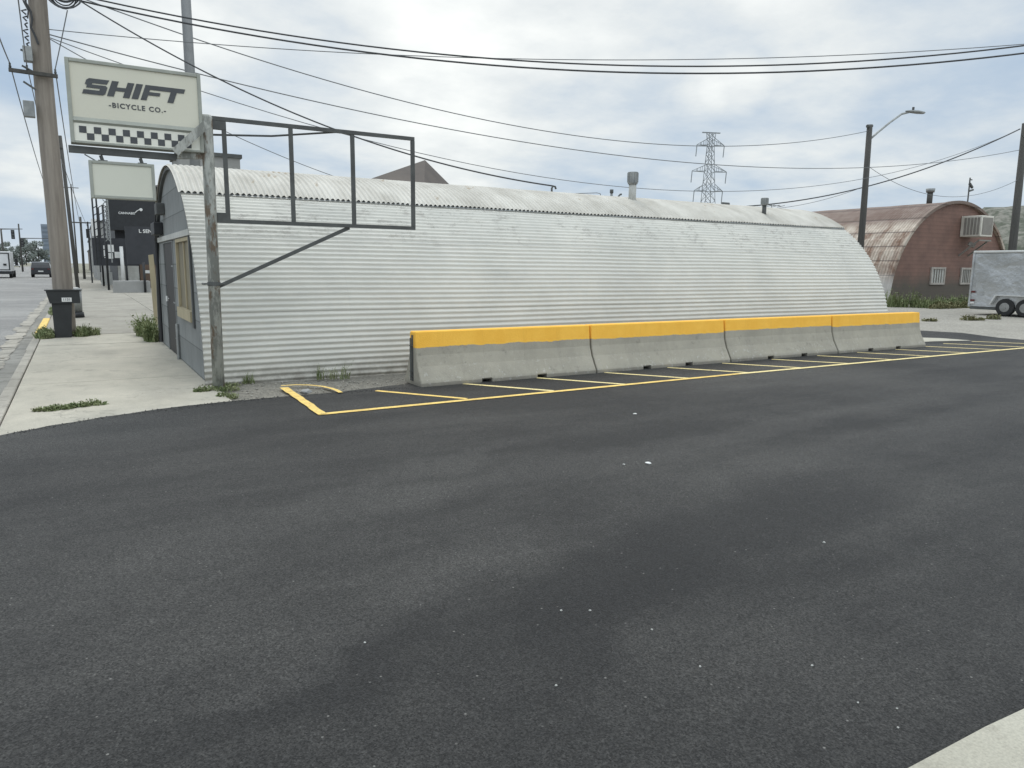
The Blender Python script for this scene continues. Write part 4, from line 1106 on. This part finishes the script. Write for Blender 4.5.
# ------------------------------------------------------------------ litter and stones
def scrap(px_, py_, s, mt, name, label, cat, group=None, flat=.3):
    g = G(px_, py_, .006); bm = B(); bmesh.ops.create_icosphere(bm, subdivisions=2, radius=s)
    for v in bm.verts:
        v.co += v.co.normalized() * s * .5 * noise.noise(v.co / s * 1.3 + Vector((px_, 0, 0))); v.co.z *= flat
    bmesh.ops.translate(bm, verts=bm.verts, vec=(g.x, g.y, .006 + s * flat * .8))
    return solo(name, bm, mt, label, cat, group, origin=(g.x, g.y, 0.006))
scrap(648, 463.5, .028, MT['white'], 'paper_scrap', 'larger white scrap on the asphalt in mid picture', 'litter', None, .25)
scrap(635, 414, .022, MT['white'], 'paper_scrap', 'white scrap nearest the hatched strip', 'litter', None, .25)
scrap(305, 393.5, .07, MT['shopwall'], 'loose_stone', 'grey stone inside the yellow corner lines', 'stone', None, .5)
rnd = random.Random(11)
for i, (px_, py_, s) in enumerate(((561, 611, .006), (590, 611, .006), (652, 630, .005), (700, 667, .005), (812, 666, .005), (858, 703, .004), (897, 709, .004), (898, 728, .004), (624, 465, .01), (824, 543, .008), (556, 686, .005), (365, 643, .005))):
    scrap(px_, py_, s, MT['offwhite'], 'pebble', 'tiny pale pebble lying loose on the dark asphalt', 'pebble', 'tiny pebbles scattered on the asphalt', .7)
bm = B(); rnd = random.Random(5)
for k in range(1100):
    x = rnd.uniform(1.7, 17.4); y = rnd.uniform(9.45, 10.75)
    if x > 4 and y < 9.95: continue
    s = rnd.uniform(.005, .02); mtx = Matrix.Translation((x, y, .0 - .06 * max(0, min(1, (x - 2) / 2)) * max(0, min(1, (y - 9.9) / .7)))) @ Matrix.Rotation(rnd.random() * 6, 4, 'Z') @ Matrix.Diagonal((s, s * .8, s * .6, 1))
    bmesh.ops.create_icosphere(bm, subdivisions=1, radius=1, matrix=mtx)
o = solo('loose_gravel', bm, MT['gravel'], 'loose stones scattered along the foot of the hut wall', 'gravel', kind='stuff')
bm = B(); rnd = random.Random(6)
for k in range(700):
    t = rnd.random(); 
    x = rnd.uniform(-.7, 3.8)
    yb_ = 8.40 + max(0, min(1, (x + .75) / .9)) * .5 + max(0, min(1, (x - .1) / 1.4)) * .38
    y = yb_ + rnd.gauss(0, .05) + 0; s = rnd.uniform(.002, .008)
    bmesh.ops.create_icosphere(bm, subdivisions=1, radius=1, matrix=Matrix.Translation((x, y, .007)) @ Matrix.Diagonal((s, s, s * .6, 1)))
solo('asphalt_crumbs', bm, MT['asphalt'], 'dark asphalt crumbs along the edge of the new paving', 'crumbs', kind='stuff')
# broken kerb lumps at the left edge
rnd = random.Random(8)
for i in range(9):
    y = 9.2 + i * .9 + rnd.uniform(-.2, .2); x = -1.34 + rnd.uniform(-.12, .1); s = rnd.uniform(.04, .10)
    bm = B(); bmesh.ops.create_icosphere(bm, subdivisions=2, radius=s)
    for v in bm.verts: v.co += v.co.normalized() * s * .5 * noise.noise(v.co / s + Vector((i, 0, 0))); v.co.z *= .35
    bmesh.ops.translate(bm, verts=bm.verts, vec=(x, y, -.08))
    solo('concrete_lump', bm, MT['kerb'], 'broken lump of concrete lying in the gutter', 'rubble', 'broken concrete lumps in the gutter', origin=(x, y, -.08))

# ------------------------------------------------------------------ black shop front down the sidewalk
sh = thing('black_shop', (1.7, 52, 0), 'black panelled shop front on thin posts beyond the hut', 'shop')
bm = B(); box(bm, 2.4, 12, 57, 70, -.05, 6.2); obj('wall', bm, MT['navy'], sh)
bm = B(); box(bm, .98, 2.95, 55.2, 55.6, 1.5, 3.27); obj('lower_panel', bm, MT['navy'], sh)
bm = B(); box(bm, 2.0, 5.1, 55.65, 57.0, 3.83, 6.3); pu = obj('upper_panel', bm, MT['black'], sh)
text_mesh('lettering', 'CANNABIS', .20, facing_south(3.12, 55.63, 4.93), MT['white'], pu, .004, .01)
bm = B(); tube(bm, [(3.98, 55.6, 5.2), (3.98, 55.62, 5.2)], .10, 12); tube(bm, [(3.62, 55.58, 4.98), (3.75, 55.58, 5.12), (3.9, 55.58, 5.2)], .03, 6); obj('leaf_emblem', bm, MT['white'], pu)
bm = B(); box(bm, 2.72, 4.6, 51.3, 51.6, 1.6, 3.9); pr = obj('right_panel', bm, MT['navy'], sh)
text_mesh('lettering', 'L SEN', .30, facing_south(3.84, 51.285, 3.62), MT['white'], pr, .006, .01)
for x0, x1_, z0, z1 in ((1.86, 2.2, 2.38, 2.85), (1.86, 2.12, 1.95, 2.32), (2.22, 2.62, 2.0, 2.40), (1.60, 1.70, 2.0, 2.8)):
    bm = B(); box(bm, x0, x1_, 55.16, 55.19, z0, z1); obj('poster', bm, MT['white'], sh)
for (px_, pb_, pt_) in ((104, 286, 205), (109, 290, 205), (115, 284, 262), (128, 288, 262), (145.5, 292.5, 262)):
    g = G(px_, pb_); zt_ = PY(px_, pt_, g.y).z
    bm = B(); tube(bm, [(g.x, g.y, -.02), (g.x, g.y, max(1.7, min(zt_, 5.6)))], .065, 8); obj('post', bm, MT['black'], sh, True)
for px_ in (97.5, 101.5):
    g = PY(px_, 270, 54); bm = B(); tube(bm, [(g.x, 54, 1.6), (g.x, 54, 6.0)], .05, 6)
    for k in range(8): bar(bm, (g.x, 54, 1.9 + k * .45), (g.x + .28, 54, 2.1 + k * .45), .05)
    obj('lattice_column', bm, MT['black'], sh)
bm = B()
for k in range(9):
    za = 3.0 + k * .28; bar(bm, (1.68, 52.6, za), (1.95, 52.6, za + .28), .05); bar(bm, (1.95, 52.6, za), (1.68, 52.6, za + .28), .05)
bar(bm, (1.95, 52.6, 1.7), (1.95, 52.6, 5.5), .06); obj('lattice_column', bm, MT['galv'], sh)
bm = B(); tube(bm, [(2.62, 55.0, 0), (2.62, 55.0, 2.75)], .11, 10); obj('white_post', bm, MT['white'], sh, True)
bm = B(); box(bm, 1.75, 3.65, 47.8, 48.8, -.02, .66, .02); solo('planter_wall', bm, MT['blockwall'], 'low grey planter wall in front of the black shop', 'wall', origin=(2.6, 48.3, 0))
bm = B(); box(bm, 2.42, 3.7, 56.85, 56.99, 0, 1.5); obj('lower_wall', bm, MT['offwhite'], sh)
bm = B(); box(bm, 3.75, 4.75, 56.8, 56.95, 0, 2.0); d_ = obj('door', bm, MT['browndoor'], sh)
bm = B(); box(bm, 4.05, 4.35, 56.75, 56.79, 1.0, 1.2); obj('notice', bm, MT['white'], d_)
bm = B(); box(bm, 1.6, 3.6, 66, 66.4, -.02, .95); solo('block_wall', bm, MT['offwhite'], 'low pale block wall behind the thin black posts', 'wall', origin=(2.6, 66, 0))
# further buildings on the right side of the street
fb = thing('grey_corner_building', (2.2, 84, 0), 'narrow grey building end with a white sign beyond the black shop', 'building')
bm = B(); box(bm, 1.75, 9, 84, 104, -.05, 5.6); obj('wall', bm, MT['shopwall'], fb)
bm = B(); box(bm, 1.7, 9.1, 83.9, 104.1, 5.602, 5.8); obj('roof', bm, MT['framegrey'], fb)
bm = B(); a_ = PY(92, 236, 76); b_ = PY(96.5, 219, 76); box(bm, a_.x, b_.x, 76, 76.15, a_.z, b_.z); s2 = solo('projecting_sign', bm, MT['white'], 'upright white sign panel left of the black shop', 'sign', origin=(a_.x, 76, a_.z))
bm = B(); tube(bm, [(b_.x, 76.08, -.05), (b_.x, 76.08, b_.z)], .05, 8); obj('post', bm, MT['black'], s2)
bm = B(); a_ = PY(86.5, 238, 72); b_ = PY(89.5, 229, 72); box(bm, a_.x, b_.x, 72, 72.2, a_.z, b_.z)
s3 = solo('hanging_lamp', bm, MT['black'], 'small black box sign on a pole left of the white sign', 'sign', origin=(a_.x, 72, a_.z))
bm = B(); tube(bm, [(b_.x - .1, 72.1, -.05), (b_.x - .1, 72.1, b_.z + .6)], .06, 8); obj('post', bm, MT['black'], s3)
for (x0, x1_, y, hgt, mtn, lb) in ((2.5, 14, 120, 4.2, 'offwhite', 'pale low building far down the right side'), (2.6, 16, 160, 6.0, 'shopwall', 'grey two storey building far down the right side'), (3, 18, 210, 4.6, 'browndoor', 'brown building at the far end of the sidewalk')):
    q = thing('distant_building', ((x0 + x1_) / 2, y, 0), lb, 'building')
    bm = B(); box(bm, x0, x1_, y, y + 25, -.1, hgt); obj('wall', bm, MT[mtn], q)
    bm = B(); box(bm, x0 - .15, x1_ + .15, y - .15, y + 25, hgt + .002, hgt + .3); obj('roof', bm, MT['framegrey'], q)
    for k in range(3):
        bm = B(); xx = x0 + 1.2 + k * 3.0; box(bm, xx, xx + 1.8, y - .06, y - .003, .9, 2.4); obj('window', bm, MT['glass'], q)

# ------------------------------------------------------------------ far end of the street, left of the pole
tw = thing('office_tower', (-22, 900, 0), 'blue grey office tower behind the utility pole', 'building')
tl = PY(40.5, 224, 900); tr_ = PY(56, 221, 900)
bm = B(); box(bm, tl.x, tr_.x + 2, 900, 925, 0, tl.z); obj('wall', bm, MT['tower'], tw)
bm = B(); box(bm, tl.x + 6, tr_.x, 902, 915, tl.z + .02, tl.z + 4.5); obj('roof', bm, MT['tower'], tw)
for k in range(9):
    bm = B(); zz = tl.z - 4 - k * 4.4; box(bm, tl.x + 1, tr_.x + 1, 899.5, 899.9, zz, zz + 1.7); obj('window', bm, MT['towerwin'], tw)
def crown_bm(h, w, rnd, n, leaf):
    bm = B(); lob = [(rnd.uniform(-.5, .5) * w, rnd.uniform(-.5, .5) * w, rnd.uniform(.08, .95) * h, rnd.uniform(.22, .38) * w) for _ in range(9)]
    for k in range(n):
        lx, ly, lz, lr = rnd.choice(lob); d = Vector((rnd.gauss(0, 1), rnd.gauss(0, 1), rnd.gauss(0, 1))).normalized() * lr * rnd.uniform(.5, 1.1)
        p = Vector((lx, ly, lz)) + d; u = Vector((rnd.uniform(-1, 1), rnd.uniform(-1, 1), rnd.uniform(-1, 1))).normalized() * leaf; v = u.cross(Vector((rnd.uniform(-1, 1), rnd.uniform(-1, 1), rnd.uniform(-1, 1)))).normalized() * leaf * .7
        bm.faces.new([bm.verts.new(q) for q in (p - u, p - v, p + u, p + v)])
    return bm
rnd = random.Random(21)
dsc = ['leftmost low tree', 'small round tree', 'taller pointed tree', 'broad tree', 'narrow tree', 'bushy tree', 'ragged tree', 'low wide tree', 'thin tree', 'dense tree', 'tallest tree', 'last tree']
for k in range(12):
    x = -54 + k * 3.3; y = 560 + rnd.uniform(-30, 30); h = rnd.uniform(10, 17); w = rnd.uniform(5, 8)
    t = thing('street_tree', (x, y, 0), '%s, %s from the left in the far row' % (dsc[k], names[k]), 'tree', 'trees at the end of the street')
    bm = B(); tube(bm, [(x, y, -.2), (x + .2, y, h * .5), (x + .5, y, h * .8)], [.35, .22, .08], 7)
    for q in range(4):
        a_ = q * 1.57; tube(bm, [(x + .1, y, h * .35), (x + math.cos(a_) * w * .3, y + math.sin(a_) * w * .3, h * .65)], [.14, .05], 5)
    obj('trunk', bm, MT['bark'], t)
    bm = crown_bm(h, w, rnd, 1100, .5); bmesh.ops.translate(bm, verts=bm.verts, vec=(x, y, 0)); obj('crown', bm, MT['tree'], t)
# traffic signals
def signal(x, y, hp, arm, head_x, hz, lb):
    t = thing('traffic_signal', (x, y, 0), lb, 'traffic light', 'traffic signals at the far junction')
    bm = B(); tube(bm, [(x, y, -.1), (x, y, hp)], [.17, .12], 8); obj('pole', bm, MT['wooddk'], t, True)
    bm = B(); tube(bm, [(x, y, hz + .9), (x + arm, y, hz + 1.0)], [.1, .06], 6); obj('mast_arm', bm, MT['wooddk'], t, True)
    bm = B(); box(bm, head_x - .25, head_x + .25, y - .45, y - .1, hz - .7, hz + .8, .03); hd = obj('signal_head', bm, MT['black'], t)
    for q in range(3):
        bm = B(); tube(bm, [(head_x, y - .47, hz - .45 + q * .48), (head_x, y - .60, hz - .45 + q * .48)], .15, 10); obj('visor', bm, MT['framegrey'], hd)
    return t
signal(-10.35, 150, 7.2, 3.0, -8.75, 6.2, 'left traffic signal with its black head hanging from a short arm')
signal(-8.9, 170, 8.9, 5.5, -8.55, 5.3, 'right traffic signal with a long arm reaching toward the pole')

# ------------------------------------------------------------------ vehicles
def vehicle(name, loc, label, cat, L, Wv, Hv, body, prof, glassprof, rear=True, group=None):
    """profile in (y, z): y=0 is the rear that faces the camera"""
    t = thing(name, (0, 0, 0), label, cat, group)
    bm = B(); hw = Wv / 2
    secs = [(-hw, .94, .88), (-hw * .97, 1, 1), (-hw * .8, 1, 1), (hw * .8, 1, 1), (hw * .97, 1, 1), (hw, .94, .88)]
    belt = .95
    def xof(x, z): return x * (1 - .16 * max(0, (z - belt) / (Hv - belt)))
    rings = []
    for sx, sc_, _ in secs:
        ring = []
        for (yy, zz) in prof:
            y2 = L / 2 + (yy - L / 2) * sc_; z2 = zz if zz < .6 else .6 + (zz - .6) * (.97 if sc_ < 1 else 1)
            ring.append(bm.verts.new((xof(sx, z2), y2, z2)))
        rings.append(ring)
    n = len(prof)
    for a, b in zip(rings, rings[1:]):
        for k in range(n): bm.faces.new((a[k], a[(k + 1) % n], b[(k + 1) % n], b[k]))
    bm.faces.new(rings[0]); bm.faces.new(rings[-1])
    obj('body', bm, body, t)
    for gp in glassprof:     # rear / front screens, slightly proud
        bm = B(); (ya, za), (yb, zb) = gp
        nrm = Vector((0, -(zb - za), (yb - ya))).normalized() * .012
        if nrm.y * (ya - L / 2) < 0: nrm = -nrm
        wa = xof(hw * .82, za); wb = xof(hw * .78, zb)
        q = [Vector((-wa, ya, za)) + nrm, Vector((wa, ya, za)) + nrm, Vector((wb, yb, zb)) + nrm, Vector((-wb, yb, zb)) + nrm]
        prism(bm, q, -nrm * .6); obj('window', bm, MT['glass'], t)
    for sx in (-1, 1):
        bm = B(); xx = sx * (hw * .93)
        ys_ = (L * .22, L * .78); za, zb = belt + .06, Hv - .14
        q = [(xof(sx * hw, za) + sx * .008, ys_[0] - .25, za), (xof(sx * hw, za) + sx * .008, ys_[1] + .1, za), (xof(sx * hw, zb) + sx * .008, ys_[1] - .55, zb), (xof(sx * hw, zb) + sx * .008, ys_[0] + .1, zb)]
        prism(bm, q, (-sx * .006, 0, 0)); obj('window', bm, MT['glass'], t)
        for yy in (.8, L - .85):
            bm = B(); tube(bm, [(sx * (hw - .22), yy, .33), (sx * (hw - .2), yy, .33), (sx * (hw - .02), yy, .33), (sx * (hw + .005), yy, .33)], [.3, .33, .33, .29], 16); wh = obj('wheel', bm, MT['tyre'], t)
            bm = B(); tube(bm, [(sx * (hw + .003), yy, .33), (sx * (hw + .015), yy, .33)], .2, 12); obj('rim', bm, MT['rim'], wh)
    for sx in (-1, 1):
        bm = B(); box(bm, sx * hw * .80 - .13, sx * hw * .80 + .13, -.05, .06, .92, 1.06, .01); obj('tail_light', bm, MT['red'] if rear else MT['white'], t)
    bm = B(); box(bm, -.26, .26, -.05, -.02, .66, .80); obj('number_plate', bm, MT['white'], t)
    bm = B(); box(bm, -hw * .93, hw * .93, -.1, .05, .34, .56, .03); obj('bumper', bm, MT['black'], t)
    t.location = loc
    return t
suv = [(0.0, .38), (0.02, .95), (.10, 1.02), (.42, 1.45), (.75, 1.53), (2.6, 1.55), (3.3, 1.08), (4.3, .93), (4.5, .7), (4.5, .32), (.1, .3)]
vehicle('parked_car', (-3.7, 105, -.10), 'dark suv seen from behind on the street by the utility pole', 'car', 4.7, 2.05, 1.86, MT['carblack'], [(y_, z_ * 1.2) for y_, z_ in suv], [((.15, 1.27), (.40, 1.70)), ((3.28, 1.32), (2.63, 1.82))])
pk = [(0.0, .45), (0.0, 1.05), (1.9, 1.08), (2.0, 1.72), (2.3, 1.80), (3.3, 1.8), (3.9, 1.18), (5.2, 1.05), (5.4, .8), (5.4, .4)]
vehicle('pickup_truck', (-17.0, 235, -.10), 'white pickup far down the street right of the white truck', 'pickup', 5.4, 2.5, 1.8, MT['carwhite'], pk, [((1.93, 1.15), (2.02, 1.66)), ((3.85, 1.2), (3.32, 1.74))])
vehicle('distant_car', (-19.5, 330, -.10), 'small white car furthest away on the left side of the street', 'car', 4.8, 2.6, 1.7, MT['carwhite'], [(y_, z_ * 1.12) for y_, z_ in suv], [((.13, 1.2), (.40, 1.6))])
vehicle('distant_car', (-12.2, 420, -.10), 'tiny grey car in the middle distance just left of the suv', 'car', 4.6, 2.4, 1.6, MT['galv'], suv, [((.13, 1.06), (.40, 1.42))])
vehicle('distant_car', (-4.2, 240, -.10), 'white car ahead of the dark suv partly behind the pole', 'car', 4.6, 2.1, 1.75, MT['carwhite'], [(y_, z_ * 1.12) for y_, z_ in suv], [((.13, 1.2), (.40, 1.6))])
# box truck at the left edge
bt_ = thing('box_truck', (-8.0, 100, -.1), 'white box truck cut off by the left edge of the picture', 'truck')
bm = B(); box(bm, -9.6, -7.05, 100.0, 104.8, .65, 2.85, .06); obj('cargo_box', bm, MT['carwhite'], bt_)
bm = B()
for (x0, x1_, z0, z1) in ((-9.5, -9.38, .8, 2.7), (-7.25, -7.13, .8, 2.7), (-9.38, -7.25, 2.6, 2.7), (-9.38, -7.25, .8, .88), (-8.37, -8.31, .88, 2.6)): box(bm, x0, x1_, 99.95, 99.995, z0, z1)
obj('door_frame', bm, MT['black'], bt_)
bm = B(); box(bm, -7.75, -7.45, 99.90, 99.99, 1.3, 1.5, .02); obj('handle', bm, MT['black'], bt_)
bm = B(); prism(bm, [(-9.4, 104.9, .6), (-9.4, 104.9, 2.2), (-9.4, 106.0, 2.2), (-9.4, 106.6, 1.5), (-9.4, 107.2, 1.35), (-9.4, 107.3, .5)], (2.2, 0, 0)); obj('cab', bm, MT['carwhite'], bt_)
bm = B(); box(bm, -9.5, -7.1, 99.9, 104.7, .35, .64); obj('chassis', bm, MT['black'], bt_)
for x_, y_ in ((-7.2, 101.4), (-9.4, 101.4), (-7.2, 106.2), (-9.4, 106.2)):
    bm = B(); tube(bm, [(x_ - .15, y_, .32), (x_ + .15, y_, .32)], .42, 14); obj('wheel', bm, MT['tyre'], bt_)
bm = B(); box(bm, -6.98, -6.7, 105.6, 105.9, 1.3, 2.1, .02); obj('mirror', bm, MT['black'], bt_)
bt_.location.x += .75

# ------------------------------------------------------------------ sky and light
wld = bpy.data.worlds.new('World'); SC.world = wld; wld.use_nodes = True
n = wld.node_tree.nodes; l = wld.node_tree.links
bg = n['Background']
sky = n.new('ShaderNodeTexSky'); sky.sky_type = 'NISHITA'; sky.sun_disc = False
SE, SA = math.radians(58), math.radians(12)      # sun is high, ahead and slightly right, behind thin cloud
sky.sun_elevation = SE; sky.sun_rotation = SA
tc = n.new('ShaderNodeTexCoord'); d = tc.outputs['Generated']
s = sep(n, l, d)
def vm(op, a, b=None, scale=None):
    v = n.new('ShaderNodeVectorMath'); v.operation = op
    l.new(a, v.inputs[0])
    if b is not None:
        if hasattr(b, 'is_output'): l.new(b, v.inputs[1])
        else: v.inputs[1].default_value = b
    return v
zc = mth(n, l, 'ADD', mth(n, l, 'MAXIMUM', s[2], 0.0), .20)
cm = n.new('ShaderNodeCombineXYZ')
l.new(mth(n, l, 'DIVIDE', s[0], zc), cm.inputs[0]); l.new(mth(n, l, 'DIVIDE', s[1], zc), cm.inputs[1])
cv = cm.outputs[0]
n1 = noise_n(n, l, cv, 1.3, 9, .56); n2 = noise_n(n, l, cv, 3.4, 8, .60); n3 = noise_n(n, l, cv, .42, 4, .5)
dens = mth(n, l, 'ADD', mth(n, l, 'MULTIPLY', n1, .50), mth(n, l, 'MULTIPLY', n2, .30)); dens = mth(n, l, 'ADD', dens, mth(n, l, 'MULTIPLY', n3, .40))
def blob(px_, py_, r0, r1, amt):
    v = ray(px_, py_).normalized()
    dt = vm('DOT_PRODUCT', d, tuple(v)).outputs['Value']
    return rng(n, l, dt, math.cos(math.radians(r1)), math.cos(math.radians(r0)), 0, amt)
adj = None
for bl in ((500, 40, 2, 26, .15), (735, 85, .3, 2.6, .10), (700, 100, .3, 2.0, .08), (620, 165, 2, 15, -.15), (840, 40, 2, 16, -.02), (320, 150, 1, 11, -.13), (20, 95, .5, 5, -.12), (100, 235, .5, 5, -.08), (950, 200, 1, 10, -.03), (250, 30, 1, 12, .10), (15, 150, .5, 3.5, .14), (10, 212, .2, 2.6, -.17), (70, 232, .2, 2.4, -.14), (30, 185, .2, 2.5, .08), (330, 20, 1, 5, -.07), (980, 150, 2, 14, .02), (620, -30, 1, 24, .08)):
    v = blob(*bl); adj = v if adj is None else mth(n, l, 'ADD', adj, v)
dens = mth(n, l, 'ADD', dens, adj)
cr = n.new('ShaderNodeValToRGB'); l.new(dens, cr.inputs[0])
e = cr.color_ramp.elements
e[0].position = .42; e[0].color = (.37, .48, .62, 1); e[1].position = .86; e[1].color = (.90, .93, .92, 1)
for p, c in ((.53, (.45, .545, .655, 1)), (.62, (.565, .635, .70, 1)), (.71, (.70, .745, .765, 1))):
    q = e.new(p); q.color = c
col = cr.outputs[0]
# nearer the horizon a little haze
hz = rng(n, l, s[2], .0, .10, .5, 0)
col = mixc(n, l, hz, col, (.62, .69, .75))
sc10 = mixc(n, l, 1.0, col, (11.1, 10.9, 10.65), 'MULTIPLY')
boost = mth(n, l, 'MULTIPLY', rng(n, l, s[2], .38, .85, 1.0, 1.75), rng(n, l, s[1], .1, -.5, 1.0, 1.45))
sc10 = mixc(n, l, 1.0, sc10, boost, 'MULTIPLY')
fin = mixc(n, l, .94, sky.outputs[0], sc10)
l.new(fin, bg.inputs['Color']); bg.inputs['Strength'].default_value = .107
sun = bpy.data.lights.new('sun', 'SUN'); sun.energy = 1.1; sun.angle = math.radians(25); sun.color = (1, .93, .82)
so = bpy.data.objects.new('sun', sun); COL.objects.link(so)
sd = Vector((math.sin(SA) * math.cos(SE), math.cos(SA) * math.cos(SE), math.sin(SE)))
so.rotation_euler = sd.to_track_quat('Z', 'Y').to_euler()

# ------------------------------------------------------------------ camera
cam = bpy.data.cameras.new('camera'); co = bpy.data.objects.new('camera', cam); COL.objects.link(co)
cam.sensor_width = 36; cam.lens = 36 * F / 1024; cam.clip_end = 6000; cam.clip_start = .05
Mx = Matrix([list(RM[0]) + [0], list(RM[1]) + [0], list(RM[2]) + [H], [0, 0, 0, 1]])
co.matrix_world = Mx
SC.camera = co
SC.view_settings.view_transform = 'Standard'; SC.view_settings.look = 'None'; SC.view_settings.exposure = 0; SC.view_settings.gamma = 1
